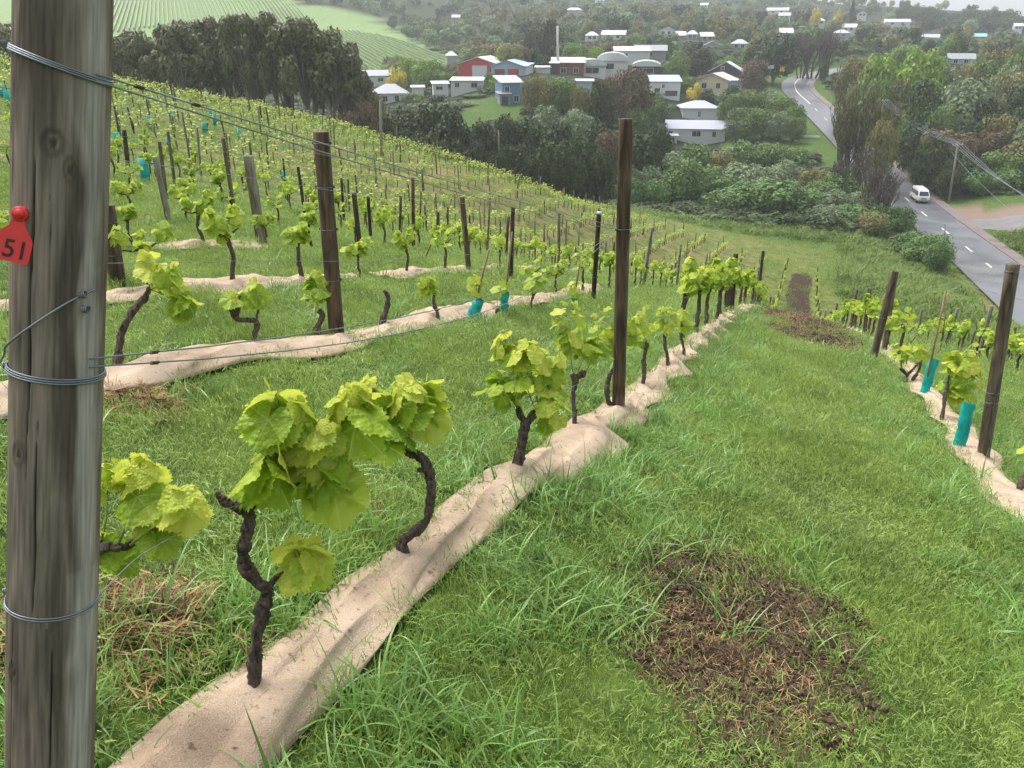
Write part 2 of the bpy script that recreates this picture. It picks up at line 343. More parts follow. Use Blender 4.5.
FOL = {
 'dark': foliage('dark_evergreen', (.004, .010, .004), (.046, .076, .020), .1, .55, .5),
 'euc': foliage('olive_gum', (.018, .023, .009), (.155, .16, .075), .1, .5, .5),
 'green': foliage('mid_green', (.03, .06, .012), (.15, .23, .05), .15, .55, .4),
 'olive': foliage('olive_brown', (.05, .055, .016), (.22, .21, .07), .15, .55, .4),
 'lime': foliage('lime_green', (.05, .10, .010), (.22, .35, .04), .2, .55, .35),
 'grey': foliage('grey_green', (.045, .07, .03), (.22, .29, .15), .15, .55, .4),
 'brown': foliage('brown_leaf', (.045, .033, .02), (.17, .12, .07), .1, .6, .4),
 'purple': foliage('bare_purple', (.06, .045, .04), (.19, .15, .14), .1, .7, .4),
 'yellow': foliage('yellow_blossom', (.30, .25, .02), (.75, .62, .06), .2, .6, .5),
 'bush': foliage('bush_green', (.022, .058, .012), (.14, .24, .065), .15, .5, .5),
 'hill': foliage('hill_green', (.022, .04, .012), (.13, .18, .06), .1, .6, .03),
 'weed': foliage('weed_green', (.035, .07, .010), (.17, .25, .045), .25, .5, .3),
 'vrow': foliage('vine_row_green', (.11, .18, .05), (.19, .28, .09), .1, .6, .1),
 'vfar': foliage('far_vine_leaf', (.12, .19, .025), (.42, .50, .09), .3, .5, .5),
}

# ------------------------------------------------------------------ mesh helpers
class MB:
    def __init__(s): s.v = []; s.f = []; s.m = []; s.uv = {}; s.n = 0
    def add(s, v, f, mi=0):
        o = len(s.v); s.v.extend(map(tuple, v)); s.f.extend([tuple(i+o for i in q) for q in f]); s.m.extend([mi]*len(f))
    def box(s, c, d, mi=0, rot=None):
        x, y, z = d[0]/2, d[1]/2, d[2]/2
        v = [Vector((sx*x, sy*y, sz*z)) for sz in (-1, 1) for sy in (-1, 1) for sx in (-1, 1)]
        if rot: v = [rot@p for p in v]
        s.add([(p.x+c[0], p.y+c[1], p.z+c[2]) for p in v], [(0,2,3,1),(4,5,7,6),(0,1,5,4),(2,6,7,3),(0,4,6,2),(1,3,7,5)], mi)
    def tube(s, pts, rad, sides=8, mi=0, cap=True, rough=0, close=False, ridge=0):
        P = [Vector(p) for p in pts]; n = len(P)
        if not hasattr(rad, '__len__'): rad = [rad]*n
        ref = Vector((.13, .31, .94)); vs = []; fs = []
        T0 = None; nr = None
        for i in range(n):
            a = P[i-1] if i else (P[-1] if close else P[0]); b = P[(i+1) % n] if (i < n-1 or close) else P[-1]
            t = (b-a).normalized()
            if nr is None:
                nr = t.cross(ref if abs(t.dot(ref)) < .95 else Vector((1, 0, 0))).normalized()
            else:
                nr = (nr-t*nr.dot(t)).normalized()
            bn = t.cross(nr)
            for k in range(sides):
                a_ = 2*PI*k/sides; rr = rad[i]*(1+rough*(random.random()-.5)*2)*(1+ridge*(math.sin(3*a_+i*.22)+.7*math.sin(5*a_-i*.31)+.5*math.sin(i*.9+a_)))
                vs.append(P[i]+nr*math.cos(a_)*rr+bn*math.sin(a_)*rr)
        for i in range(n-1 if not close else n):
            j = (i+1) % n
            for k in range(sides):
                k2 = (k+1) % sides
                fs.append((i*sides+k, i*sides+k2, j*sides+k2, j*sides+k))
        if cap and not close:
            fs.append(tuple(range(sides))[::-1]); fs.append(tuple((n-1)*sides+k for k in range(sides)))
        s.add(vs, fs, mi)
    def mesh(s, name, mats, smooth=True):
        me = bpy.data.meshes.new(name); me.from_pydata(s.v, [], s.f)
        for m in mats if isinstance(mats, (list, tuple)) else [mats]: me.materials.append(m)
        me.polygons.foreach_set('material_index', s.m)
        if smooth: me.polygons.foreach_set('use_smooth', [True]*len(me.polygons))
        me.update(); return me
    def build(s, name, mats, parent=None, smooth=True, loc=None):
        return link(name, s.mesh(name, mats, smooth), parent, loc)
def link(name, me, parent=None, loc=None):
    o = bpy.data.objects.new(name, me); COL.objects.link(o)
    if parent is not None: o.parent = parent
    if loc is not None: o.location = loc
    return o
def tag(o, label=None, cat=None, group=None, kind=None):
    if label: o['label'] = label
    if cat: o['category'] = cat
    if group: o['group'] = group
    if kind: o['kind'] = kind
    return o
def empty(name, loc=(0, 0, 0), rz=0, label=None, cat=None, group=None):
    o = bpy.data.objects.new(name, None); COL.objects.link(o); o.location = loc; o.rotation_euler = (0, 0, rz); o.empty_display_size = .2
    tag(o, label, cat, group); return o
def npmesh(name, V, F, mats, mi=None, smooth=False):
    """V (n,3), F (m,4) quads"""
    me = bpy.data.meshes.new(name); V = np.asarray(V, np.float32); F = np.asarray(F, np.int32)
    k = F.shape[1]
    me.vertices.add(len(V)); me.vertices.foreach_set('co', V.ravel())
    me.loops.add(F.size); me.loops.foreach_set('vertex_index', F.ravel())
    me.polygons.add(len(F)); me.polygons.foreach_set('loop_start', np.arange(0, F.size, k, dtype=np.int32))
    for m in mats: me.materials.append(m)
    if mi is not None: me.polygons.foreach_set('material_index', np.asarray(mi, np.int32))
    if smooth: me.polygons.foreach_set('use_smooth', np.ones(len(F), bool))
    me.update(calc_edges=True); me.validate(); return me
ORD = 'first second third fourth fifth sixth seventh eighth ninth tenth eleventh twelfth thirteenth fourteenth fifteenth sixteenth seventeenth eighteenth nineteenth twentieth'.split()
TENS = {2: 'twenty', 3: 'thirty', 4: 'forty', 5: 'fifty', 6: 'sixty'}
def ordn(i):
    if i < 20: return ORD[i]
    a, b = divmod(i+1, 10)
    return (TENS[a]+'-'+ORD[b-1]) if b else {20:'twentieth',30:'thirtieth',40:'fortieth',50:'fiftieth',60:'sixtieth'}[i+1]

def scatter(name, protos, P, rot, scl, idx, kind='stuff', label=None, cat=None, group=None):
    """one object whose points carry copies of a few small meshes"""
    me = bpy.data.meshes.new(name); P = np.asarray(P, np.float32); me.vertices.add(len(P)); me.vertices.foreach_set('co', P.ravel())
    for an, ty, key, dat in (('rot', 'FLOAT_VECTOR', 'vector', rot), ('scl', 'FLOAT_VECTOR', 'vector', scl), ('idx', 'INT', 'value', idx)):
        a = me.attributes.new(an, ty, 'POINT'); a.data.foreach_set(key, np.asarray(dat, np.int32 if ty == 'INT' else np.float32).ravel())
    o = link(name, me); tag(o, label, cat, group, kind)
    ng = bpy.data.node_groups.new(name+'_nodes', 'GeometryNodeTree')
    ng.interface.new_socket('Geometry', in_out='INPUT', socket_type='NodeSocketGeometry'); ng.interface.new_socket('Geometry', in_out='OUTPUT', socket_type='NodeSocketGeometry')
    N = ng.nodes; L = ng.links; gi = N.new('NodeGroupInput'); go = N.new('NodeGroupOutput')
    iop = N.new('GeometryNodeInstanceOnPoints'); jn = N.new('GeometryNodeJoinGeometry')
    for pr in reversed(protos):
        src = bpy.data.objects.new(name+'_source', pr)
        oi = N.new('GeometryNodeObjectInfo'); oi.inputs['Object'].default_value = src; oi.inputs['As Instance'].default_value = False
        gti = N.new('GeometryNodeGeometryToInstance'); L.new(oi.outputs['Geometry'], gti.inputs[0]); L.new(gti.outputs[0], jn.inputs[0])
    def na(s, ty):
        x = N.new('GeometryNodeInputNamedAttribute'); x.data_type = ty; x.inputs['Name'].default_value = s; return x.outputs[0]
    e2r = N.new('FunctionNodeEulerToRotation'); L.new(na('rot', 'FLOAT_VECTOR'), e2r.inputs[0])
    L.new(gi.outputs[0], iop.inputs['Points']); L.new(jn.outputs[0], iop.inputs['Instance']); iop.inputs['Pick Instance'].default_value = True
    L.new(na('idx', 'INT'), iop.inputs['Instance Index']); L.new(e2r.outputs[0], iop.inputs['Rotation']); L.new(na('scl', 'FLOAT_VECTOR'), iop.inputs['Scale'])
    L.new(iop.outputs[0], go.inputs[0])
    md = o.modifiers.new('scatter', 'NODES'); md.node_group = ng
    return o

# ------------------------------------------------------------------ row layout
ROWX = {1: -1.17, 2: -3.35}
for k in range(3, 34): ROWX[k] = -3.15-2.05*(k-2)-(.1*(k-3))
RIGHTX = {1: 1.60, 2: 4.05, 3: 6.4}
def row_end(x): return np.interp(x, [-70, -40, -20, -8, 2, 3.5, 5, 8], [62, 72, 84, 82, 77, 62, 52, 38])

def row_prox(X):
    """distance to the nearest vine row"""
    rows = np.array(list(ROWX.values())+list(RIGHTX.values())); return np.abs(X[:, None]-rows[None]).min(1)
def in_poly(x, y, poly):
    x = np.asarray(x); y = np.asarray(y); c = np.zeros(x.shape, bool); j = len(poly)-1
    for i in range(len(poly)):
        xi, yi = poly[i]; xj, yj = poly[j]
        c ^= ((yi > y) != (yj > y)) & (x < (xj-xi)*(y-yi)/(yj-yi+1e-12)+xi); j = i
    return c
def soft(d, w): return np.clip(.5-d/w, 0, 1)
HILLPOLY = [(-60,-80),(-60,62),(130,60),(250,76),(340,82),(440,80),(470,66),(440,55),(415,42),(385,25),(350,10),(300,4),(285,-6),(270,-80)]
PATCH = [(at(736, 636), .62, .8)]
P2c = at(812, 337)
def nz(x, y, s, ph=0):
    return (np.sin(x*s+ph)*np.cos(y*s*1.13+ph*2)+np.sin((x+y)*s*1.7+ph*3)*.6+np.sin((x*1.3-y)*s*2.9+ph)*.4)/2
def bare_mask(x, y):
    """soil: the worn patch near the camera, the mound further down and the worn strip to the bottom"""
    b = np.zeros(np.shape(x))
    c = PATCH[0][0]; th = R(8); dx, dy = x-c[0], y-c[1]
    u = (dx*math.cos(th)+dy*math.sin(th))/.42; v = (-dx*math.sin(th)+dy*math.cos(th))/.66
    r = np.hypot(u, v)+.22*nz(x, y, 7, 1)
    b = np.maximum(b, np.clip(1.5-r*1.1, 0, 1)*np.clip(.75+1.0*nz(x, y, 17, 3)+.5*nz(x, y, 41, 1), .12, 1))
    r = np.hypot((x-P2c[0])/.85, (y-P2c[1])/1.9)+.2*nz(x, y, 3, 2)
    b = np.maximum(b, np.clip(1.5-r, 0, 1))
    s = np.clip(1.9-np.abs(x-.25+.1*np.sin(y*.5))/.62, 0, 1)*(y > P2c[1]+2)*(y < 76)
    b = np.maximum(b, s*1.0)
    return b

# ------------------------------------------------------------------ ground sheet
def grid_axis(lo, c, hi, a, n):
    u0 = math.asinh((lo-c)/a); u1 = math.asinh((hi-c)/a); return c+a*np.sinh(np.linspace(u0, u1, n))
gx = grid_axis(-2600, 0, 2600, 6, 400); gy = grid_axis(-400, 5, 4000, 7, 380)
GX, GY = np.meshgrid(gx, gy); GZ = H(GX, GY)
V = np.stack([GX.ravel(), GY.ravel(), GZ.ravel()], 1)
ny, nx = GX.shape; I = np.arange(nx*ny).reshape(ny, nx)
F = np.stack([I[:-1, :-1].ravel(), I[:-1, 1:].ravel(), I[1:, 1:].ravel(), I[1:, :-1].ravel()], 1)
gm = npmesh('ground', V, F, [M['ground']], smooth=True)
def put(me, name, arr):
    a = me.attributes.new(name, 'FLOAT', 'POINT'); a.data.foreach_set('value', np.asarray(arr, np.float32).ravel())
x, y, z = V.T
PX, PY, PD = (lambda d: (512+FPX*(V@RT)/d, 384-FPX*(V@UP)/d, d))(np.where(np.abs(V@FW) < .1, .1, V@FW))
put(gm, 'bare', bare_mask(x, y))
def patch_att():
    st = np.zeros(len(x)); ro = np.zeros(len(x))
    inrow = (x > ROWX[32]) & (x < 7.5) & (y > -5) & (y < row_end(x))
    rowd = row_prox(x)
    st = np.where(inrow & (x < -2.2), np.clip(1-rowd/.75, 0, 1)*np.clip((-x-4)/4, 0, 1)*1.0, 0)
    st = np.maximum(st, .55*np.clip((y-25)/20, 0, 1)*(y < 100)*(x > -30)*(x < 60)*(PD > 0))
    ro = np.clip((PD-97)/4, 0, 1)*(PD < 128)*(PX > 380)*(PX < 905)
    d, _ = road_dist(x, y)
    ro = np.maximum(ro, ((PX > 820) & (PD > 38) & (d < 22) & (PD < 110) & (PY > 232))*np.clip((d-5)/2, 0, 1)*np.clip((PY-232)/10, 0, 1)*.8)
    return st, ro
st, ro = patch_att(); put(gm, 'straw', st); put(gm, 'rough', ro)
rd, _ = road_dist(x, y)
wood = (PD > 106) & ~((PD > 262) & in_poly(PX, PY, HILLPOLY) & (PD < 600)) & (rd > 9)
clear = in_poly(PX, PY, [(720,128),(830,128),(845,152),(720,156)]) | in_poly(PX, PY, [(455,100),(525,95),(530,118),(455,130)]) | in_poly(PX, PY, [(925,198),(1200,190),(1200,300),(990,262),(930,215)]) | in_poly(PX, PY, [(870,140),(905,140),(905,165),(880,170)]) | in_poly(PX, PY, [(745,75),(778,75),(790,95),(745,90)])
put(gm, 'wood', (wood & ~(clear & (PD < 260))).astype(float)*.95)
put(gm, 'gravel', (in_poly(PX, PY, [(948,209),(1200,203),(1200,236),(975,228)]) & (PD > 60) & (PD < 180)).astype(float))
put(gm, 'pasture', ((PD > 262) & (PD < 640) & in_poly(PX, PY, HILLPOLY)).astype(float))
tag(link('ground', gm), 'grassy hillside and valley floor', kind='structure')

# ------------------------------------------------------------------ road, pavement, kerb, markings
def ribbon(name, off0, off1, lift, mat, i0=0, i1=None, kind='structure', label=None, thick=0):
    C = RCL[i0:i1]; T = np.gradient(C[:, :2], axis=0); T /= np.linalg.norm(T, axis=1)[:, None]; N_ = np.stack([T[:, 1], -T[:, 0]], 1)
    m = MB(); vs = []; K = 5 if thick == 0 else 2
    for c, n_ in zip(C, N_):
        for k in range(K):
            o_ = off0+(off1-off0)*k/(K-1); vs.append((c[0]+n_[0]*o_, c[1]+n_[1]*o_, c[2]+lift))
        if thick:
            vs.append((c[0]+n_[0]*off1, c[1]+n_[1]*off1, c[2]+lift-thick)); vs.append((c[0]+n_[0]*off0, c[1]+n_[1]*off0, c[2]+lift-thick))
    Q = K if not thick else 4; fs = []
    for i in range(len(C)-1):
        for k in range(Q-1 if not thick else 4):
            k2 = (k+1) % Q; fs.append((i*Q+k, (i+1)*Q+k, (i+1)*Q+k2, i*Q+k2))
    m.add(vs, fs); o = m.build(name, mat, smooth=not thick)
    tag(o, label, kind=kind); return o
ribbon('road', -3.7, 3.7, .02, M['asphalt'], label='wet asphalt road climbing through the valley')
ribbon('kerb', 3.72, 3.95, .12, M['kerb'], kind='structure', thick=.25)
ribbon('pavement', 3.96, 5.3, .10, M['pavement'], kind='structure', thick=.2)
seg = np.concatenate([[0], np.cumsum(np.linalg.norm(np.diff(RCL, axis=0), axis=1))])
def road_at(s): return np.array([np.interp(s, seg, RCL[:, k]) for k in range(3)])
def s_of(px):
    d = [abs(proj(c)[0]-px)+abs(i)*0 for i, c in enumerate(RCL)]; return seg[int(np.argmin(d[:110]))]
mk = MB()
s0 = s_of(925)
for k in range(-6, 22):
    a = s0+k*10-1.5
    if a < 0 or a > seg[-1]-5 or (a > s0+95): continue
    for j in range(2):
        p, q = road_at(a+j*1.5), road_at(a+j*1.5+1.5); d = (q-p)[:2]; d /= np.linalg.norm(d); n_ = np.array([d[1], -d[0]])*.09
        mk.add([(p[0]-n_[0], p[1]-n_[1], p[2]+.028), (p[0]+n_[0], p[1]+n_[1], p[2]+.028), (q[0]+n_[0], q[1]+n_[1], q[2]+.028), (q[0]-n_[0], q[1]-n_[1], q[2]+.028)], [(0, 1, 2, 3)])
for off in (0,):
    a = s0+97
    while a < seg[-1]-8:
        p, q = road_at(a), road_at(a+2); d = (q-p)[:2]; d /= np.linalg.norm(d); n_ = np.array([d[1], -d[0]])*.11
        mk.add([(p[0]-n_[0], p[1]-n_[1], p[2]+.028), (p[0]+n_[0], p[1]+n_[1], p[2]+.028), (q[0]+n_[0], q[1]+n_[1], q[2]+.028), (q[0]-n_[0], q[1]-n_[1], q[2]+.028)], [(0, 1, 2, 3)])
        a += 2
tag(mk.build('road_markings', M['line'], smooth=False), 'white centre line dashes on the road', kind='structure')
# driveway off the road at the right and the short side road by the lawn
def strip_px(name, pix, w, mat, label, lift=.05):
    C = catmull([at(*p) for p in pix], 8); T = np.gradient(C[:, :2], axis=0); T /= np.linalg.norm(T, axis=1)[:, None]
    m = MB(); vs = []; K = 7
    for c, t in zip(C, T):
        for k in range(K):
            o_ = w*(k/(K-1)-.5); X, Y = c[0]+t[1]*o_, c[1]-t[0]*o_; vs.append((X, Y, Hs(X, Y)+lift))
    for i in range(len(C)-1):
        for k in range(K-1): m.add([], []); m.f.append((i*K+k, (i+1)*K+k, (i+1)*K+k+1, i*K+k+1)); m.m.append(0)
    m.v = vs; tag(m.build(name, mat), label, kind='structure')
strip_px('driveway', [(966, 226), (990, 224), (1030, 221), (1090, 219)], 5.5, M['drive'], 'pinkish driveway meeting the road by the gravel')
strip_px('path', [(820, 137), (800, 136.5), (760, 135.5)], 2.2, M['drive'], 'narrow side path across the lawn beside the road', .06)

# ------------------------------------------------------------------ grass
def blades_mesh(name, n, rad, h0, h1, w, mat, curl=.5, seg=3, upright=1.0, mi=0, seed=0):
    g = np.random.default_rng(seed); V = []; F = []
    r = rad*np.sqrt(g.random(n)); a = g.random(n)*2*PI; hx = h0+(h1-h0)*g.random(n)**1.5
    for i in range(n):
        bx, by = r[i]*math.cos(a[i]), r[i]*math.sin(a[i]); d = g.random()*2*PI; L = hx[i]
        lean = abs(g.normal(0, .35))/upright+.12; cu = curl*(.4+g.random()); ww = w*(.6+.8*g.random())
        s = np.array([-math.sin(d), math.cos(d)])*ww/2; p = np.array([bx, by, -.004]); ang = lean; o = len(V)
        for k in range(seg+1):
            f = 1-(k/seg)**1.6
            if k == seg: V.append(tuple(p)); break
            V.append((p[0]-s[0]*f, p[1]-s[1]*f, p[2])); V.append((p[0]+s[0]*f, p[1]+s[1]*f, p[2]))
            st = L/seg; p = p+np.array([math.cos(d)*math.sin(ang)*st, math.sin(d)*math.sin(ang)*st, math.cos(ang)*st]); ang += cu*1.6/seg
            ang = min(ang, 2.3)
        for k in range(seg-1): F.append((o+2*k, o+2*k+1, o+2*k+3, o+2*k+2))
        F.append((o+2*seg-2, o+2*seg-1, o+2*seg))
    m = MB(); m.add(V, F); return m.mesh(name, mat, smooth=True)
turfP = [blades_mesh('turf', 150, .17, .018, .055, .0036, M['turf'], .5, 2, 1, seed=i) for i in range(4)]
midP = [blades_mesh('turf_mid', 120, .42, .03, .08, .010, M['turf'], .5, 2, 1, seed=20+i) for i in range(3)]
longP = [blades_mesh('long', 34, .10, .10, .30, .0075, M['long'], .9, 5, .9, seed=40+i) for i in range(5)]
roughP = [blades_mesh('rough', 60, .7, .25, .75, .05, FOL['weed'], .8, 3, 1, seed=60+i) for i in range(4)]
def tilt(P):
    return None
def in_view(X, Y, Z, pad=60, tmin=.3):
    P = np.stack([X, Y, Z], 1); d = P@FW; ok = d > tmin; dd = np.where(ok, d, 1)
    u = 512+FPX*(P@RT)/dd; v = 384-FPX*(P@UP)/dd
    return ok & (u > -pad) & (u < 1024+pad) & (v > -pad) & (v < 768+pad*2.5), d, u, v
MATX = {k: v for k, v in ROWX.items()}
MW = {}
def mat_edges(r, y):
    """burlap strip of the row: left and right edge offsets at y (folds, flaps and gaps)"""
    if r == 'L1':
        yl = np.interp(y, [0, 3, 4.3, 6.9, 9], [-1.325, -1.32, -1.275, -1.22, -1.2])+1.17; yr = np.interp(y, [0, 1.1, 2, 2.8, 3.2, 4.1, 4.35, 4.6, 5.1, 5.35, 5.5], [-1.0, -1.02, -1.07, -1.06, -1.02, -.86, -.84, -1.03, -.88, -.84, -.95])+1.17
        ph = (y-5.5) % 1.05; fl = np.where(y > 5.5, .16*np.clip(1-np.abs(ph-.62)/.42, 0, 1)**1.3-.02, 0)
        return yl+.012*np.sin(y*3.7), yr+fl+.012*np.sin(y*8)
    if r == 'R1':
        c = .05+.03*np.sin(y*1.7); hw = .18+.05*np.sin(y*4.6+.6); return c-hw, c+hw
    c = .05*np.sin(y*1.1+r); hw = .205+.045*np.sin(y*2.3+r*2); return c-hw, c+hw+.05*np.sin(y*4+r)
def mat_cover(X, Y):
    m = np.zeros(X.shape, bool)
    for key, rx in (('L1', ROWX[1]), ('R1', RIGHTX[1]), (2, ROWX[2]), (3, ROWX[3])):
        a, b = mat_edges(key, Y); m |= (X > rx+a-.01) & (X < rx+b+.0) & (Y > -1) & (Y < 30)
    return m
def make_grass():
    # mown turf, fine near the camera
    n = 60000; X = rng.uniform(-14, 8, n); Y = rng.uniform(-.3, 17, n); Z = H(X, Y)
    ok, d, u, v = in_view(X, Y, Z); b = bare_mask(X, Y)
    keep = ok & ~mat_cover(X, Y) & (rng.random(n) > np.clip(b*1.4, 0, .88)) & (rng.random(n) < np.clip(1.3-d/22, .35, 1))
    X, Y, Z, d = X[keep], Y[keep], Z[keep], d[keep]; k = len(X)
    s = rng.uniform(.75, 1.25, k)*(1+d*.03)
    hz = s*(.8+.45*np.clip(nz(X, Y, 2.3, 4), -1, 1))*1.0
    scatter('grass_turf', turfP, np.stack([X, Y, Z], 1), np.stack([rng.normal(0, .1, k)-.22, rng.normal(0, .1, k)+.12, rng.uniform(0, 6.28, k)], 1), np.stack([s, s, hz], 1), rng.integers(0, 4, k), label='short mown grass on the alleys between vine rows', cat='grass')
    n = 46000; X = rng.uniform(-75, 26, n); Y = rng.uniform(6, 104, n); Z = H(X, Y)
    ok, d, u, v = in_view(X, Y, Z, 30); b = bare_mask(X, Y)
    keep = ok & (d > 10) & (d < 100) & (rng.random(n) > np.clip(b*1.6, 0, .95)) & (rng.random(n) < np.clip(1.6-d/60, .35, 1)) & ~(mat_cover(X, Y)) & ~((row_prox(X) < .55) & (X < -4) & (Y > 9) & (rng.random(n) < .93))
    X, Y, Z, d = X[keep], Y[keep], Z[keep], d[keep]; k = len(X); s = rng.uniform(.8, 1.4, k)*(.8+d*.02)
    scatter('grass_field', midP, np.stack([X, Y, Z], 1), np.stack([rng.normal(-.22, .06, k), rng.normal(.1, .06, k), rng.uniform(0, 6.28, k)], 1), np.stack([s, s, s*.9], 1), rng.integers(0, 3, k), label='grass of the lower slope and bottom field', cat='grass')
    # long growth beside the burlap strips
    n = 90000; X = rng.uniform(-9, 6, n); Y = rng.uniform(-.2, 22, n); Z = H(X, Y); ok, d, u, v = in_view(X, Y, Z)
    p = np.zeros(n)
    for key, rx, wl, wr, q in (('L1', ROWX[1], .42, .62, .95), ('R1', RIGHTX[1], .55, .35, .8), (2, ROWX[2], .1, .32, .35), (3, ROWX[3], .15, .3, .25), (9, RIGHTX[2], .6, .6, .6)):
        a, e = mat_edges(key if key != 9 else 9, Y)
        dl = rx+a-X; dr = X-rx-e
        p = np.maximum(p, np.where((dl > -.03), np.exp(-(dl/wl)**2), 0)*q); p = np.maximum(p, np.where((dr > (-.07 if key == 'L1' else -.03)), np.exp(-(dr/wr)**2), 0)*q)
    p *= .35+.65*(nz(X, Y, 3.1, 2) > -.15)
    p = np.maximum(p, .05*(nz(X, Y, 1.9, 5) > .2)); p *= np.clip(1.15-d/20, .15, 1)*.34
    keep = ok & (rng.random(n) < p) & (~mat_cover(X, Y) | (rng.random(n) < .45)) & (bare_mask(X, Y) < .55)
    X, Y, Z, d = X[keep], Y[keep], Z[keep], d[keep]; k = len(X); s = rng.uniform(.45, 1.15, k)
    scatter('grass_long', longP, np.stack([X, Y, Z], 1), np.stack([rng.normal(-.15, .15, k), rng.normal(.1, .15, k), rng.uniform(0, 6.28, k)], 1), np.stack([s, s, s], 1), rng.integers(0, 5, k), label='long lush grass growing against the burlap strips', cat='grass')
    # rough growth between the field and the bushes, and on the road bank
    n = 30000; T = rng.uniform(38, 128, n); U = rng.uniform(380, 1060, n)
    base = np.stack([FW[0]*T+RT[0]*(U-512)/FPX*T, FW[1]*T+RT[1]*(U-512)/FPX*T], 1)
    X, Y = base[:, 0]+UP[0]*0, base[:, 1]; Z = H(X, Y); ok, d, u, v = in_view(X, Y, Z, 20); rdd, _ = road_dist(X, Y)
    zone = ((d > 98) & (d < 128) & (u < 905) & (u > 500)) | ((u > 845) & (rdd < 21) & (d > 50) & (d < 112) & (v > 232)) | ((u > 900) & (d > 40) & (d < 60))
    keep = ok & zone & (rdd > 6) & (rng.random(n) < .5); X, Y, Z = X[keep], Y[keep], Z[keep]; k = len(X); s = rng.uniform(.6, 1.5, k)
    scatter('rough_grass', roughP, np.stack([X, Y, Z], 1), np.stack([rng.normal(0, .1, k), rng.normal(0, .1, k), rng.uniform(0, 6.28, k)], 1), np.stack([s*1.6, s*1.6, s], 1), rng.integers(0, 4, k), label='rough tangled grass around the bushes and on the road bank', cat='grass')
make_grass()

# litter on the worn soil
def bits_mesh(name, n, rad, L0, L1, w, mat, seed, lift=.02, flat=.35):
    g = np.random.default_rng(seed); m = MB()
    for i in range(n):
        r = rad*math.sqrt(g.random()); a = g.random()*2*PI; L = L0+(L1-L0)*g.random()**2
        d = Vector((g.normal(), g.normal(), g.normal()*flat)).normalized(); s = d.cross(Vector((g.normal()*.3, g.normal()*.3, 1))).normalized()*w*(.5+g.random())/2; up = d.cross(s).normalized()*w*.25
        c = Vector((r*math.cos(a), r*math.sin(a), g.random()*lift+.002)); e = d*L/2; b = up*g.uniform(-2, 2)
        m.add([c-e-s, c-e+s, c+b+s, c+b-s, c+e+s*.6, c+e-s*.6], [(0, 1, 2, 3), (3, 2, 4, 5)])
    return m.mesh(name, mat, smooth=False)
def clod_mesh(name, n, rad, mat, seed):
    g = np.random.default_rng(seed); m = MB()
    for i in range(n):
        r = rad*math.sqrt(g.random()); a = g.random()*2*PI; q = g.uniform(.004, .02); c = (r*math.cos(a), r*math.sin(a), q*.3)
        vs = []; 
        for th in (-.9, 0, .9):
            for k in range(5):
                rr = q*g.uniform(.6, 1.2); vs.append((c[0]+rr*math.cos(th)*math.cos(k*1.257+th), c[1]+rr*math.cos(th)*math.sin(k*1.257+th), c[2]+rr*math.sin(th)*.7))
        fs = [(j*5+k, j*5+(k+1) % 5, (j+1)*5+(k+1) % 5, (j+1)*5+k) for j in range(2) for k in range(5)]+[(10, 11, 12, 13, 14)]
        m.add(vs, fs)
    return m.mesh(name, mat, smooth=False)
mulchP = [bits_mesh('mulch', 70, .13, .008, .05, .0035, M['mulch'], i) for i in range(3)]+[clod_mesh('clod', 26, .12, M['mulch'], 9), bits_mesh('straw', 26, .13, .02, .085, .0024, M['straw'], 5)]
n = 26000; X = rng.uniform(-1.5, 2.2, n); Y = np.where(rng.random(n) < .6, rng.uniform(.6, 4.2, n), rng.uniform(4, 40, n)); Z = H(X, Y); ok, d, u, v = in_view(X, Y, Z); b = bare_mask(X, Y)
keep = ok & (b > .28) & (rng.random(n) < b*1.1) & ~mat_cover(X, Y); X, Y, Z = X[keep], Y[keep], Z[keep]; k = len(X); s = rng.uniform(.6, 1.2, k)*np.where(Y > 6, 1.7, 1)
scatter('soil_litter', mulchP, np.stack([X, Y, Z], 1), np.stack([rng.normal(-.2, .1, k), rng.normal(.1, .1, k), rng.uniform(0, 6.28, k)], 1), np.stack([s, s, s], 1), rng.choice([0, 1, 2, 3, 3, 4, 4], k), label='dark mulch, clods and dry stalks on the worn soil', cat='soil litter')

def mound(name, c, rx, ry, h, protos, n, label, cat, seed):
    g = np.random.default_rng(seed); X = c[0]+g.normal(0, rx/2, n); Y = c[1]+g.normal(0, ry/2, n); r = np.hypot((X-c[0])/rx, (Y-c[1])/ry); Z = H(X, Y)+h*np.exp(-r*r*2)*g.random(n)
    scatter(name, protos, np.stack([X, Y, Z], 1), np.stack([g.normal(0, .25, n), g.normal(0, .25, n), g.uniform(0, 6.28, n)], 1), np.ones((n, 3))*g.uniform(.6, 1.1, (n, 1)), g.integers(0, len(protos), n), label=label, cat=cat)
strawP = [bits_mesh('dry', 50, .10, .04, .14, .0035, M['straw'], 70+i, .03, .5) for i in range(2)]+[bits_mesh('dryd', 50, .10, .03, .12, .004, M['mulch'], 75, .03, .5)]
mound('dry_grass_heap', at(150, 628), .17, .17, .09, strawP, 90, 'heap of dry brown grass beside the big post', 'dry grass', 3)
mound('dry_grass_heap', at(2, 640), .10, .14, .04, strawP, 30, 'dry brown grass at the left edge behind the big post', 'dry grass', 4)
mound('dry_grass_heap', at(148, 408), .3, .25, .03, strawP, 40, 'brown dead grass beside the second burlap strip', 'dry grass', 5)
mound('dry_grass_heap', at(318, 502), .2, .2, .02, strawP, 22, 'brown dead grass under the leafy cane between the two front vines', 'dry grass', 6)

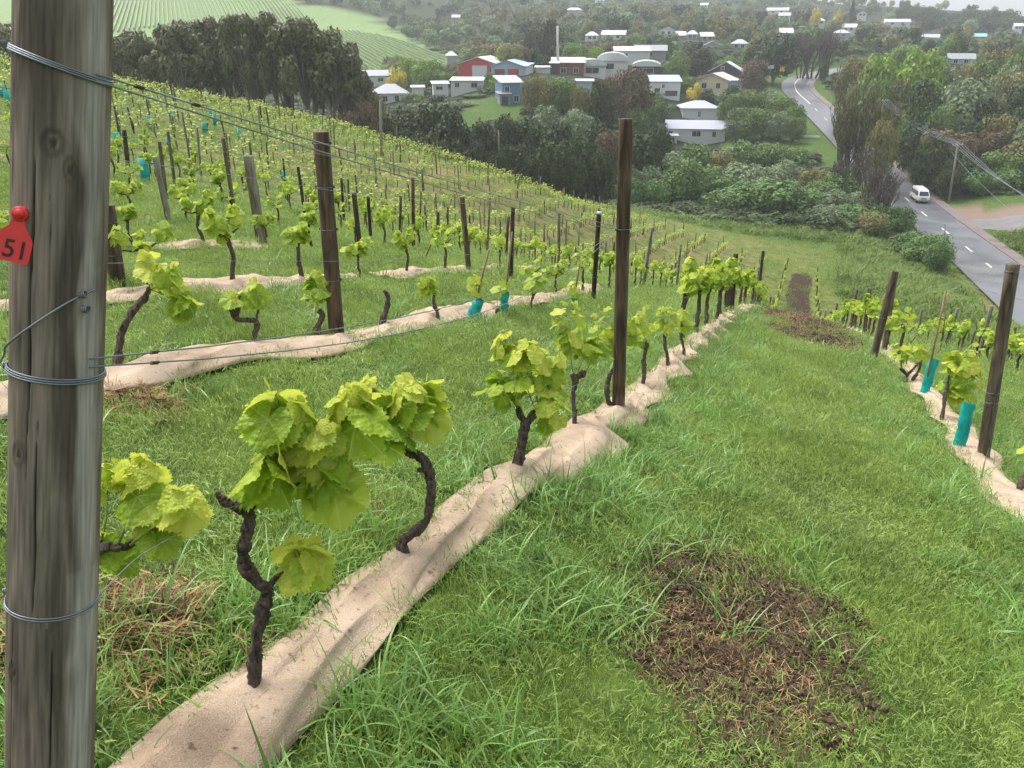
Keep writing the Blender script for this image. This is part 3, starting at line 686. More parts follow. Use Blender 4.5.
# ------------------------------------------------------------------ burlap strips
def burlap(key, rx, y0, y1, label, res=.035, seedph=0, gaps=()):
    ys = np.arange(y0, y1, res) if y1 < 16 else np.concatenate([np.arange(y0, 14, res), np.arange(14, y1, .12)])
    K = 20; V = []; 
    for yy in ys:
        a, b = mat_edges(key, yy)
        pull = .0
        for k in range(K+1):
            s = k/K; X = rx+a+(b-a)*s
            gp = min([1.0]+[min(abs(yy-g0), abs(yy-g1))/.22 for g0, g1 in gaps])
            hump = gp*math.sin(PI*s)**.75*(.066+.02*math.sin(yy*1.9+seedph)) + .012*math.sin(yy*7.3+s*5+seedph)*math.sin(PI*s)+.008*math.sin(yy*17+s*9)*math.sin(PI*s)+.010*math.sin(s*14+yy*2.6+seedph)*math.sin(PI*s)
            edge = (.012+.018*max(0, math.sin(yy*4.7+seedph)))*(abs(s-.5)*2)**4
            V.append((X+.012*math.sin(yy*9+k), yy, hump+edge+.012))
    V = np.array(V); V[:, 2] += H(V[:, 0], V[:, 1])
    n_ = len(ys); F = [(i*(K+1)+k, i*(K+1)+k+1, (i+1)*(K+1)+k+1, (i+1)*(K+1)+k) for i in range(n_-1) for k in range(K) if not any(g0 < ys[i] < g1 for g0, g1 in gaps)]
    me = npmesh('burlap_strip', V, np.array(F), [M['burlap']], smooth=True); o = link('burlap_strip', me)
    so = o.modifiers.new('thick', 'SOLIDIFY'); so.thickness = .004; so.offset = -1
    tag(o, label, 'burlap strip', 'burlap strips laid under the vine rows'); return o
burlap('L1', ROWX[1], .2, 24, 'broad pinkish burlap strip under the nearest vine row left of the path')
burlap('R1', RIGHTX[1], 2.5, 24, 'rumpled burlap strip under the vine row right of the path', seedph=2, gaps=())
burlap(2, ROWX[2], .5, 13.5, 'second burlap strip from the path, on the left slope', seedph=1, gaps=((8.4, 8.5),))
burlap(3, ROWX[3], 2, 20, 'third burlap strip from the path, on the left slope', seedph=3, gaps=((8.5, 9.0), (12, 12.8)))
burlap(4, ROWX[4], 3, 9.5, 'fourth burlap strip from the path, partly grown over with grass', seedph=4, gaps=((4.6, 5.0), (6.2, 7.0)))
burlap(5, ROWX[5], 4.5, 9.5, 'loose flapping burlap sheet, farthest up the left slope', seedph=5)

# ------------------------------------------------------------------ grape leaves and vines
OUT = [(0, .96), (10, .90), (22, .84), (33, .76), (44, .86), (54, .90), (64, .84), (76, .78), (88, .72), (100, .77), (112, .76), (124, .70), (138, .66), (152, .60), (164, .48), (175, .14)]
def leaf_proto(detail):
    fine = []
    for i in range(len(OUT)-1):
        fine += [OUT[i], ((OUT[i][0]+OUT[i+1][0])/2, (OUT[i][1]+OUT[i+1][1])/2)]
    fine.append(OUT[-1])
    pts = fine if detail else [(0, .96), (30, .80), (54, .90), (86, .72), (114, .76), (150, .60), (174, .14)]
    ang = [(-a, r) for a, r in pts[::-1]]+[(a, r) for a, r in pts[1:]]
    V = [(0, 0)]; F = []
    n = len(ang)
    if detail:
        for f in (.5, 1):
            for i, (a, r) in enumerate(ang):
                rr = r*f*(1+(.045*(-1)**i if f == 1 else 0)); V.append((math.sin(R(a))*rr, math.cos(R(a))*rr))
        for i in range(n-1):
            F.append((0, 1+i+1, 1+i)); F.append((1+i, 1+i+1, 1+n+i+1, 1+n+i))
    else:
        for a, r in ang: V.append((math.sin(R(a))*r, math.cos(R(a))*r))
        for i in range(n-1): F.append((0, 1+i+1, 1+i))
    return np.array(V, float), F
LP = {d: leaf_proto(d) for d in (0, 1)}
class Leaves:
    def __init__(s): s.v = []; s.f = []; s.uv = []; s.yg = []; s.n = 0
    def add(s, base, tip, nrm, size, young, detail=1, g=random):
        P, F = LP[detail]; tip = Vector(tip).normalized(); nrm = Vector(nrm); nrm = (nrm-tip*nrm.dot(tip)).normalized(); sd = tip.cross(nrm)
        c1 = g.uniform(.1, .42); c2 = g.uniform(-.2, .25); tw = g.uniform(-.15, .15); wv = g.uniform(0, 6)
        o = s.n
        for (u, v) in P:
            r2 = u*u+v*v; r = math.sqrt(r2); th = math.atan2(u, v)
            h = -c1*r2*.6 - c2*u*u + .06*r*math.cos(5.9*th)+ tw*u*v+.05*r*math.sin(3*th+wv)+(.03*math.sin(th*11+wv)*r2)
            p = Vector(base)+(sd*u+tip*v+nrm*h)*size; s.v.append(p)
        for f in F: s.f.append(tuple(i+o for i in f))
        s.uv += [(u, v) for u, v in P]; s.yg += [young]*len(P); s.n += len(P)
    def build(s, name, parent=None, mesh_only=False, sh=None):
        nf = len(s.f)
        if sh is not None:
            s.f += [tuple(i+s.n for i in q) for q in sh.f]; s.v += [Vector(v) for v in sh.v]; s.uv += [(0, 0)]*len(sh.v); s.yg += [0]*len(sh.v); s.n += len(sh.v)
        me = bpy.data.meshes.new(name); me.from_pydata(s.v, [], s.f); me.materials.append(M['leaf']); me.materials.append(M['shoot'])
        me.polygons.foreach_set('material_index', [0]*nf+[1]*(len(s.f)-nf))
        uvl = me.uv_layers.new(name='UVMap'); li = np.empty(len(me.loops), np.int32); me.loops.foreach_get('vertex_index', li)
        uvl.data.foreach_set('uv', np.array(s.uv, np.float32)[li].ravel())
        put(me, 'young', s.yg); me.polygons.foreach_set('use_smooth', [True]*len(me.polygons)); me.update()
        return me if mesh_only else link(name, me, parent)
def cluster(LV, SH, c, root, rad, n, size, detail=1, g=random, young=0.0, flower=None):
    """a shoot from root up through c carrying n leaves filling an ellipsoid of radii rad"""
    c = Vector(c); root = Vector(root)
    top = c+Vector((g.uniform(-.2, .2)*rad[0], g.uniform(-.2, .2)*rad[1], rad[2]*.75))
    mid = (root+c)/2+Vector((g.uniform(-.02, .02), g.uniform(-.02, .02), 0))
    SH.tube([root, mid, c, top], [.0035, .003, .0025, .0012], 5)
    for i in range(n):
        z = g.uniform(-.95, 1); a = g.uniform(0, 2*PI)+i*2.4; q = math.sqrt(max(0, 1-z*z*.8))*g.uniform(.35, 1)
        off = Vector((math.cos(a)*q*rad[0], math.sin(a)*q*rad[1], z*rad[2]))
        b = c+off*.82; out = Vector((off.x, off.y, 0)); out = out.normalized() if out.length > 1e-4 else Vector((1, 0, 0))
        tp = (out*g.uniform(.4, 1)+Vector((g.uniform(-.5, .5), g.uniform(-.5, .5), g.uniform(-1.3, -.1)))).normalized()
        nr = out*.9+Vector((g.uniform(-.4, .4), g.uniform(-.4, .4), g.uniform(.3, 1.3)))
        yy = young+g.uniform(0, .2)+max(0, z)*.22; s = size*g.uniform(.55, 1.2)*(1-.35*max(0, z))
        LV.add(b, tp, nr, s, yy, detail, g)
        if detail:
            k = c+Vector((0, 0, off.z*.5)); SH.tube([k, (k+b)/2+Vector((0, 0, -.006)), b], [.0016, .0014, .0012], 4, cap=False)
    for i in range(max(1, n//6) if detail else 0):   # unfolding pale tips
        b = top+Vector((g.uniform(-.5, .5)*rad[0], g.uniform(-.5, .5)*rad[1], g.uniform(-.02, .03)))
        LV.add(b, (g.uniform(-1, 1), g.uniform(-1, 1), g.uniform(0, 1)), (g.uniform(-1, 1), g.uniform(-1, 1), .3), size*g.uniform(.2, .38), .85, 0, g)
        SH.tube([top-Vector((0, 0, .03)), b], [.0016, .001], 4, cap=False)
def wobble(path, radii, n, amp, g):
    """resample a path and roughen it"""
    P = catmull(path, n); rr = np.interp(np.linspace(0, 1, len(P)), np.linspace(0, 1, len(radii)), radii)
    for i in range(1, len(P)-1): P[i] += np.array([g.uniform(-1, 1), g.uniform(-1, 1), g.uniform(-.5, .5)])*amp
    kk = np.array([g.uniform(.78, 1.3) for _ in range(max(3, len(rr)//4))]); rr = rr*np.interp(np.linspace(0, 1, len(rr)), np.linspace(0, 1, len(kk)), kk)*np.array([g.uniform(.95, 1.06) for _ in rr]); return P, rr
def vine_thing(loc, label, name='grapevine', group='grapevines along the rows'):
    return empty(name, loc, 0, label, 'grapevine', group)
G = random.Random(11)
def rel(p, base): return np.asarray(p, float)-np.asarray(base, float)
def hero_vine(basepx, stems, clusters, label, detail=1, size=.062):
    """stems: lists of (px,py,dt,radius); clusters: (px,py,dt,rpx_x,rpx_y,n,(rootpx,rooty),young)"""
    b = at(*basepx); t0 = depth_of(b); e = vine_thing(b, label)
    tm = MB(); 
    for st in stems:
        path = [rel(pt(a, c, t0+d), b) for a, c, d, r in st]
        if st is stems[0]: path[0] = np.array([0, 0, -.03])
        P, rr = wobble(path, [s[3] for s in st], 11, .0032, G); tm.tube(P, rr*.93, 18, rough=.07, ridge=.12)
        for _ in range(3 if st is stems[0] else 1):
            i = G.randrange(1, len(P)-1); q = P[i]; d_ = np.array([G.uniform(-1, 1), G.uniform(-1, 1), G.uniform(0, .6)]); tm.tube([q, q+d_*rr[i]*1.5], [rr[i]*.75, rr[i]*.35], 7, rough=.2)
    tm.build('trunk', M['vine_bark'], e)
    LV = Leaves(); SH = MB()
    for (cx, cy, dt, rx, ry, n, root, yg) in clusters:
        n = int(n*1.45+1); rx *= 1.2; ry *= 1.0
        t = t0+dt; c = rel(pt(cx, cy, t), b); r0 = rel(pt(root[0], root[1], t0+root[2] if len(root) > 2 else t0+dt*.5), b)
        sx = rx*t/FPX; sz = ry*t/FPX
        cluster(LV, SH, c, r0, (sx, sx*.8, sz), n, size, detail, G, yg)
    if LV.n: LV.build('foliage', e, sh=SH)
    return e
# the leafy vine half hidden by the big post
hero_vine((70, 742), [[(70,742,.0,.017),(82,680,0,.015),(84,600,.0,.014),(95,552,0,.012),(118,548,0,.009),(132,545,.02,.006)]],
  [(140,480,.0,30,24,5,(118,545),.25),(184,505,.0,18,34,5,(130,545),.3),(146,530,.02,22,22,4,(122,548),.1),(105,545,.03,14,20,3,(100,552),.2),(108,480,.05,16,20,3,(100,550),.2)], 'lime leafed grapevine half hidden by the big weathered post', size=.072)
hero_vine((262,715), [[(264,715,0,.026),(256,690,0,.019),(255,650,0,.0165),(263,612,0,.017),(266,592,0,.018),(248,570,.0,.02),(243,548,0,.017),(249,525,0,.016),(248,510,0,.016)],
   [(248,512,0,.014),(240,508,0,.013),(228,503,-.01,.012),(216,492,-.02,.008)], [(248,512,0,.012),(254,500,0,.011),(258,489,0,.007)], [(266,592,0,.012),(274,580,0,.009),(284,572,0,.005)], [(252,505,.0,.006),(285,487,.03,.005),(318,480,.06,.005),(352,470,.1,.004)]],
  [(300,556,.0,17,15,4,(284,572,.0),.3),(278,408,.0,26,30,7,(256,500,0),.22),(268,462,-.02,24,22,6,(258,495,0),.12),(318,450,.05,28,34,13,(318,480,.06),.1),(352,415,.08,26,30,10,(345,470,.1),.15),(335,482,.06,24,10,2,(330,478,.06),.05)], 'grapevine with knobbly black forked trunk nearest the camera, beside the big post', size=.105)
hero_vine((412,566), [[(410,566,0,.021),(402,545,0,.022),(412,534,0,.019),(426,520,.0,.0165),(431,500,0,.0165),(430,478,.0,.0165),(424,460,0,.018),(412,453,.0,.018),(400,451,0,.014),(386,443,-.02,.009)]],
  [(405,400,.0,26,30,12,(400,448,0),.18),(372,410,-.05,26,32,11,(388,444,-.02),.12),(425,402,.04,16,26,6,(406,448,0),.1),(385,432,-.03,26,18,6,(392,446,-.01),.0)], 'grapevine with black trunk bent over like a hook, second along the near row', size=.105)
hero_vine((515,482), [[(515,482,0,.03),(519,458,0,.027),(522,440,0,.026),(526,425,0,.022),(536,412,0,.02),(542,402,0,.015)], [(526,425,0,.018),(519,412,0,.014),(518,403,0,.009)]],
  [(508,352,-.02,20,22,8,(535,410,0),.25),(500,385,-.06,20,26,8,(524,415,0),.12),(530,368,-.02,26,34,14,(538,405,0),.18),(556,372,.0,14,28,7,(542,402,0),.15),(552,412,-.05,22,24,7,(543,404,0),.1)], 'grapevine with thick dark forked stump and tall leafy head, third along the near row', size=.080)
hero_vine((571,437), [[(571,437,0,.016),(575,420,0,.013),(573,398,0,.013),(575,380,.0,.02),(572,374,0,.018)], [(575,378,0,.012),(582,374,0,.02),(586,372,0,.01)]],
  [(570,330,.0,16,36,12,(573,372,0),.2),(585,342,.05,16,26,8,(578,372,0),.1),(598,340,.1,12,24,6,(586,372,0),.1)], 'grapevine with burled stump head, just before the tall brown post', size=.080)
hero_vine((614,412), [[(614,413,-.1,.02),(607,395,-.1,.017),(610,375,-.1,.018),(622,362,-.1,.019),(618,350,-.1,.016),(610,342,-.1,.012)]],
  [(612,330,-.1,18,26,11,(612,345,-.1),.2),(628,328,-.1,12,24,7,(615,345,-.1),.12)], 'grapevine twisting around the foot of the tall brown post', size=.080)
for (bx, by, tx, ty, cx, cy, rx, ry, n, lb) in ((641,392,647,343,640,328,13,24,10,'slim dark grapevine just past the tall brown post'), (668,373,665,333,664,318,14,13,10,'straight black grapevine second past the tall brown post'),
        (684,361,681,325,683,318,7,9,5,'sparse grapevine with few leaves, third past the tall brown post')):
    hero_vine((bx, by), [[(bx,by,0,.019),((bx*2+tx)/3+1,(2*by+ty)/3,0,.016),((bx+2*tx)/3-1,(by+2*ty)/3,0,.016),(tx,ty,0,.018)]], [(cx,cy,0,rx,ry,n,(tx,ty),.15)], lb, size=.105)
# second row heroes
hero_vine((116,374), [[(116,374,0,.024),(119,352,0,.022),(122,332,.0,.021),(133,312,0,.02),(144,298,.0,.018),(150,288,0,.012)]], [(166,282,.05,14,18,9,(150,290,0),.1),(178,298,.05,12,16,7,(152,290,0),.1),(150,262,.05,10,10,3,(150,288,0),.35)], 'leaning black grapevine right behind the big post, second row', size=.105)
hero_vine((250,350), [[(250,350,0,.022),(255,335,0,.02),(256,322,0,.022),(245,320,0,.018),(236,318,0,.018),(228,305,0,.012),(218,300,0,.009)], [(236,318,0,.015),(239,305,0,.012),(240,296,0,.008)], [(256,322,0,.01),(258,308,0,.008)]], [(254,292,0,10,12,6,(257,306,0),.15),(232,298,0,8,6,2,(230,306,0),.2)], 'twisted many-armed grapevine with few leaves, second row', size=.105)
hero_vine((320,337), [[(320,337,0,.026),(318,328,0,.026),(322,316,0,.02),(320,310,0,.014)]], [(314,285,0,14,17,10,(320,312,0),.1)], 'short stumped grapevine beside the second row wooden post', size=.105)
hero_vine((380,331), [[(380,331,0,.024),(384,318,0,.026),(387,305,0,.024),(388,296,0,.022),(384,290,0,.012)]], [], 'bare leafless grapevine stump right of the second row wooden post', size=.105)
hero_vine((437,326), [[(437,326,0,.022),(438,315,0,.019),(434,305,0,.018),(434,293,0,.018)]], [(428,285,0,11,10,9,(434,293,0),.1)], 'small leafy grapevine left of the leaning teal guard', size=.105)
hero_vine((531,312), [[(531,312,0,.018),(532,300,0,.016),(537,286,0,.018)]], [(540,280,0,14,8,9,(537,287,0),.15)], 'thin grapevine just right of the upright teal guard', size=.105)

# generic vines -----------------------------------------------------
def vine_meshes(seed, detail, nleaf, size):
    g = random.Random(seed); tm = MB(); h = g.uniform(.46, .6)
    bx, by = g.uniform(-.06, .06), g.uniform(-.12, .12)
    P, rr = wobble([(0, 0, -.05), (bx*.6, by*.5, h*.3), (bx, by, h*.62), (bx*.4, by*.3, h)], [.03, .024, .023, .024], 3, .01, g); tm.tube(P, rr, 7 if detail == 1 else 5, rough=.15)
    hd = P[-1]; arms = []
    for sgn in (-1, 1):
        L = g.uniform(.12, .26); e = hd+np.array([g.uniform(-.04, .04), sgn*L, g.uniform(.0, .08)]); tm.tube([hd, (hd+e)/2+np.array([0, 0, -.015]), e], [.017, .013, .007], 5, rough=.1); arms.append(e)
    LV = Leaves(); SH = MB()
    for i, r0 in enumerate([hd]+arms):
        c = Vector(r0)+Vector((g.uniform(-.05, .05), g.uniform(-.06, .06), g.uniform(.08, .15)))
        cluster(LV, SH, c, r0, (.13, .13, .14), nleaf//3, size, 0, g, .12)
    return tm.mesh('trunk', M['vine_bark']), LV.build('foliage', mesh_only=True, sh=SH), None
VM = [vine_meshes(100+i, 1, g_, .088) for i, g_ in enumerate((51, 66, 57, 36, 72, 21))]
nvine = [0]
def place_vine(x, y, label, group, full=True, v=None, s=1, rz=None):
    v = G.randrange(len(VM)) if v is None else v; t, f, sh = VM[v]
    e = vine_thing((x, y, Hs(x, y)), label, group=group); e.rotation_euler = (0, 0, rz if rz is not None else G.choice((0, PI))+G.uniform(-.25, .25)); e.scale = (s, s, s*G.uniform(.92, 1.08))
    link('trunk', t, e); link('foliage', f, e)
    nvine[0] += 1
rowname = {1: 'near left row', 2: 'second row left of the path', 3: 'third row left of the path', 4: 'fourth row left of the path', 5: 'fifth row left of the path', 6: 'sixth row left of the path'}
# near left row, past the third sparse vine
p = at(696, 347); y = p[1]; i = 0
while y < 76:
    place_vine(ROWX[1]+G.uniform(-.05, .05), y, f'lime leafed grapevine, {ordn(i)} of the dense run past the sparse vine, near left row', 'dense run of grapevines at the far end of the near left row', y < 25, G.choice((0, 1, 2, 4)), 1.05)
    y += G.uniform(.9, 1.15)*(1 if y < 30 else 1.5); i += 1
# right of the path
RV = [at(*q) for q in ((903,372),(889,361),(912,388))]
hero_vine((941,424), [[(941,424,0,.02),(944,405,0,.018),(947,385,0,.016),(949,375,0,.012)]], [(962,380,0,19,24,20,(949,376),.15),(970,362,.05,14,18,12,(955,372),.2),(956,360,0,10,12,6,(950,375),.3)], 'leafy grapevine between the two teal guards right of the path', size=.105)
hero_vine((905,385), [[(905,385,0,.022),(906,375,0,.02),(900,368,0,.018)], [(905,378,0,.018),(914,368,0,.015),(920,362,0,.012)], [(912,380,0,.018),(918,372,0,.016),(922,360,0,.01)]], [(900,352,0,12,10,8,(902,366),.1),(916,352,.1,12,8,8,(918,362),.15)], 'low sprawling grapevine before the leaning post right of the path', size=.105)
hero_vine((1018,500), [[(1018,500,0,.02),(1020,486,0,.02),(1030,470,0,.018)]], [(1040,450,0,16,14,9,(1030,470),.2)], 'grapevine stump at the right edge beside the burlap', size=.072)
y = at(888, 360)[1]; i = 0
while y < 76:
    place_vine(RIGHTX[1]+G.uniform(-.06, .06), y, f'lime leafed grapevine, {ordn(i)} past the low sprawling one, row right of the path', 'grapevines of the row right of the path', y < 25, None, 1.0); y += G.uniform(.9, 1.2)*(1 if y < 28 else 1.5); i += 1
for r in (2, 3):
    y = 4.5 if r == 2 else 9; i = 0
    while y < (46 if r == 2 else 30):
        if in_view(np.array([RIGHTX[r]]), np.array([y]), H(np.array([RIGHTX[r]]), np.array([y])), 60)[0][0]:
            place_vine(RIGHTX[r]+G.uniform(-.06, .06), y, f'grapevine, {ordn(i)} along the {"second" if r == 2 else "third"} row right of the path', 'grapevines of the outer rows right of the path', y < 18); i += 1
        y += G.uniform(.95, 1.3)
# the rest of row two and the rows up the slope
def visible(x, y, pad=15):
    z_ = Hs(x, y); ok, d, u, v = in_view(np.array([x]), np.array([y]), np.array([z_]), pad); return bool(ok[0]), float(d[0]), float(u[0]), float(v[0])
hero_y = [at(*q)[1] for q in ((116,374),(250,350),(320,337),(380,331),(437,326),(471,322),(492,314),(531,312))]
cand = []
for k in range(2, 33):
    x = ROWX[k]; y = -1.0 if k > 2 else hero_y[-1]+1.0
    idx = 0
    while y < row_end(x):
        ok, d, u, v = visible(x, y)
        if ok and not (k == 3 and G.random() < .1): cand.append((d, x+G.uniform(-.07, .07), y, k)); 
        y += G.uniform(1.0, 1.3)
cand.sort(); budget = 296-nvine[0]-18
cnt = {}
near = sorted(cand[:budget], key=lambda c: (c[3], c[2]))
for d, x, y, k in near:
    i = cnt.get(k, 0); cnt[k] = i+1
    place_vine(x, y, f'grapevine, {ordn(i)} visible along the {ordn(k-1)} row up the left slope', 'grapevines of the rows up the left slope', d < 14, None, G.uniform(.66, .88))
rest = cand[budget:]
farP = []
for s_ in range(5):
    g = random.Random(300+s_); LV = Leaves(); SH = MB(); tm = MB(); tm.tube([(0, 0, -.05), (g.uniform(-.05, .05), g.uniform(-.08, .08), .28), (0, 0, .52)], [.03, .022, .025], 5, mi=1)
    for i in range(24):
        a = g.uniform(0, 2*PI); q = g.random()**.5; c = Vector((math.cos(a)*q*.2, math.sin(a)*q*.36, g.uniform(.45, .86))); d = Vector((g.uniform(-1, 1), g.uniform(-1, 1), g.uniform(-.8, .2))).normalized(); s1 = d.cross(Vector((g.uniform(-.5, .5), g.uniform(-.5, .5), 1))).normalized()
        h_ = .085; tm.add([c-s1*h_*.7, c-d*h_, c+s1*h_*.7, c+d*h_], [(0, 1, 2, 3)], 0)
    farP.append(tm.mesh('far_vine', [FOL['vfar'], M['vine_bark']]))
P = np.array([(c[1], c[2], Hs(c[1], c[2])) for c in rest]); k = len(P)
scatter('distant_vines', farP, P, np.stack([np.zeros(k), np.zeros(k), rng.choice([0, PI], k)+rng.normal(0, .2, k)], 1), np.ones((k, 3))*rng.uniform(.85, 1.15, (k, 1)), rng.integers(0, 5, k), label='distant small grapevines massed over the left slope', cat='grapevines')

# ------------------------------------------------------------------ posts
def post_mesh(L, r, sides=20, mat=None, seed=0, taper=.97, rings=10, top=True, pale_dir=None, pale=.0):
    g = random.Random(seed); V = []; F = []; pa = []
    for i in range(rings+1):
        z = L*i/rings; rr = r*(1+(taper-1)*i/rings)
        for k in range(sides):
            a = 2*PI*k/sides; q = rr*(1+.02*math.sin(3*a+seed)+.012*math.sin(z*9+a*2)); V.append((q*math.cos(a), q*math.sin(a), z))
            pa.append((.5+.5*math.cos(a-(pale_dir or 0)))*.62+pale)
    V.append((0, 0, L+r*.02)); b = len(V)-1; pa.append(.3)
    top_ring = []
    for k in range(sides):
        a = 2*PI*k/sides; V.append((r*taper*.93*math.cos(a), r*taper*.93*math.sin(a), L+r*.05)); pa.append(.5)
    for i in range(rings):
        for k in range(sides): F.append((i*sides+k, i*sides+(k+1) % sides, (i+1)*sides+(k+1) % sides, (i+1)*sides+k))
    for k in range(sides):
        k2 = (k+1) % sides; F.append((rings*sides+k, rings*sides+k2, b+1+k2, b+1+k)); F.append((b+1+k, b+1+k2, b))
    m = MB(); m.add(V, F); me = m.mesh('post', mat); put(me, 'pale', pa); put(me, 'crack', np.zeros(len(V))); return me
def orient(o, a, b):
    a, b = Vector(a), Vector(b); q = (b-a).normalized().to_track_quat('Z', 'Y'); o.location = a; o.rotation_mode = 'QUATERNION'; o.rotation_quaternion = q
def wire(name, pts, r, mat, parent=None, sides=5, label=None, cat='wire', group=None):
    m = MB(); m.tube(pts, r, sides); o = m.build(name, mat, parent)
    if parent is None: tag(o, label, cat, group)
    return o
def ring_pts(c, ax, rad, n=24, tiltv=(0, 0, 0), turns=1.0, rise=0):
    ax = Vector(ax).normalized(); u = ax.cross(Vector((0, 1, 0))).normalized(); v = ax.cross(u); out = []
    for k in range(int(n*turns)+1):
        a = 2*PI*k/n; d = u*math.cos(a)+v*math.sin(a); out.append(Vector(c)+d*rad+ax*(rise*k/n+d.dot(Vector(tiltv)))); 
    return out
# near post: thing with timber, wire loops and (own) ear tag
A = Vector(pt(50, 768, 1.45)); B = Vector(pt(63.5, 0, 1.25)); ax = (B-A).normalized()
s = 0
while True:
    q = A-ax*s
    if q.z < Hs(q.x, q.y)-.05 or s > 2: break
    s += .02
A0 = A-ax*s; top = B+ax*.18; L = (top-A0).length
def big_post():
    e = empty('wooden_post', A0, 0, 'thick weathered grey wooden post in the near left foreground, carrying the red tag', 'post')
    sides, rings = 220, 260; V = []; pa = []; ck = []
    g = random.Random(5)
    # local frame: direction towards the camera and camera right around the axis
    cam_dir = (-(A+B)/2); cam_dir = (cam_dir-ax*cam_dir.dot(ax)).normalized(); rgt = cam_dir.cross(ax)*-1
    rgt = Vector(RT); rgt = (rgt-ax*rgt.dot(ax)).normalized(); fwd = ax.cross(rgt)  # away from the camera
    if fwd.dot(cam_dir) > 0: fwd = -fwd
    # cracks: (angle centre deg measured from camera-facing, towards right; z0,z1 from the bottom; half width rad; depth)
    zA = lambda py: ((Vector(pt(57, py, np.interp(py, [0, 768], [1.25, 1.45])))-A0).dot(ax))
    CR = [(-3, zA(470), zA(120), .030, .012, 1.3), (8, zA(620), zA(395), .024, .009, 2.1), (28, zA(790), zA(605), .02, .008, .5), (17, zA(300), zA(190), .014, .005, 3.3), (-28, zA(900), zA(560), .016, .006, 4.2), (-35, zA(260), zA(60), .014, .005, 5)]
    KN = [(20, zA(146), .26), (-20, zA(445), .22), (-25, zA(655), .2), (40, zA(170), .15)]
    for i in range(rings+1):
        z = L*i/rings; rr = .0700*(1.02-.02*i/rings)
        for k in range(sides):
            a = 2*PI*k/sides-PI  # 0 faces the camera, + to the right
            q = rr*(1+.012*math.sin(3*a+1)+.006*math.sin(z*7+2*a)+.0035*math.sin(a*17+z*1.5)+.002*math.sin(a*41+z*2.3)); c_ = 0
            for (c0, z0, z1, hw, dp, ph) in CR:
                if z0 < z < z1:
                    f = min((z-z0)/.15, (z1-z)/.15, 1); cc = R(c0)+.05*math.sin(z*4+ph)+.018*math.sin(z*23+ph)
                    d = abs(a-cc)/(hw*1.35*max(f, .15))
                    if d < 1: q -= dp*(1-d)*max(f, .2)*1.2; c_ = max(c_, min(1, (1-d)*1.6)*min(1, .4+f))
            kn = 0
            for (c0, z0, w) in KN:
                d = math.hypot((a-R(c0))/w, (z-z0)/.022)
                if d < 1.6: q += .0016*math.cos(d*7)*(1.6-d); c_ = max(c_, .5*max(0, 1-abs(d-.8)*3.2), .55*(d < .35))
            V.append(rgt*math.sin(a)*q-fwd*math.cos(a)*q+ax*z)
            pv = 0.05+.66*math.exp(-((math.degrees(a)-70)/24)**2)+.22*math.exp(-((math.degrees(a)+80)/18)**2)+(.1 if z < zA(560) else 0)
            pa.append(pv); ck.append(c_)
    F = [(i*sides+k, i*sides+(k+1) % sides, (i+1)*sides+(k+1) % sides, (i+1)*sides+k) for i in range(rings) for k in range(sides)]
    V.append(ax*L); F += [(rings*sides+k, rings*sides+(k+1) % sides, len(V)-1) for k in range(sides)]; pa.append(.2); ck.append(0)
    # rotate into a frame whose z is the post axis so the grain follows it
    q0 = ax.to_track_quat('Z', 'Y'); qi = q0.inverted(); V = [qi@v for v in V]
    m = MB(); m.add(V, F); me = m.mesh('timber', M['post_big']); put(me, 'pale', pa); put(me, 'crack', ck); o = link('timber', me, e); o.rotation_mode = 'QUATERNION'; o.rotation_quaternion = q0
    def on(py, a, r=.0720):
        return rgt*math.sin(a)*r-fwd*math.cos(a)*r+ax*zA(py)
    def loop(pyl, pyr, n, nm, mat, rad=.0016, r=.0725, a0=-PI, a1=PI):
        for j in range(n):
            pts = []
            for k in range(61):
                a = a0+(a1-a0)*k/60; py = (pyl+pyr)/2+(pyr-pyl)/2*math.sin(a)+j*2.1+8*math.cos(a)*.5
                pts.append(on(py, a, r+.0006*j))
            w = MB(); w.tube(pts, rad, 6); w.build(nm, mat, e)
    loop(50, 76, 3, 'wire_loop', M['steel']); loop(362, 370, 3, 'wire_loop', M['steel']); loop(592, 598, 2, 'wire_loop', M['steel'], .0014)
    # diagonal brace wire going off to the left, with its knot
    pts = [on(284, 1.3, .0735), on(297, .7, .076), on(319, .1, .078), on(343, -.6, .078), on(360, -1.25, .080), Vector(pt(-20, 384, 1.30))-A0, Vector(pt(-90, 440, 1.2))-A0]
    w = MB(); w.tube([Vector(p) for p in catmull([tuple(p) for p in pts], 6)], .0019, 6); w.build('brace_wire', M['steel'], e)
    w = MB(); w.tube(ring_pts(on(303, 1.0, .0755), rgt, .006, 10, turns=3, rise=.003), .0014, 5); w.tube(ring_pts(on(290, .95, .0755), rgt+ax*.4, .005, 10, turns=3, rise=.003), .0014, 5); w.build('wire_knot', M['steel'], e)
    w = MB(); w.tube(ring_pts(on(366, -1.15, .0755), rgt, .006, 10, turns=3, rise=.003), .0014, 5); w.build('wire_knot', M['steel'], e)
    w = MB(); w.tube(ring_pts(on(588, -1.25, .0755), rgt, .004, 10, turns=2, rise=.003), .0013, 5); w.build('wire_knot', M['steel'], e)
    # worn notches cut for the lowest wire
    w = MB()
    for a in (.02, .2, .36): w.box(on(606, a, .0693), (.011, .004, .012), rot=(Matrix((rgt, -fwd, ax)).transposed()))
    w.build('notch_block', M['post_grey'], e, smooth=False)
    return e, on, rgt, fwd
BP, BON, BR, BF = big_post()
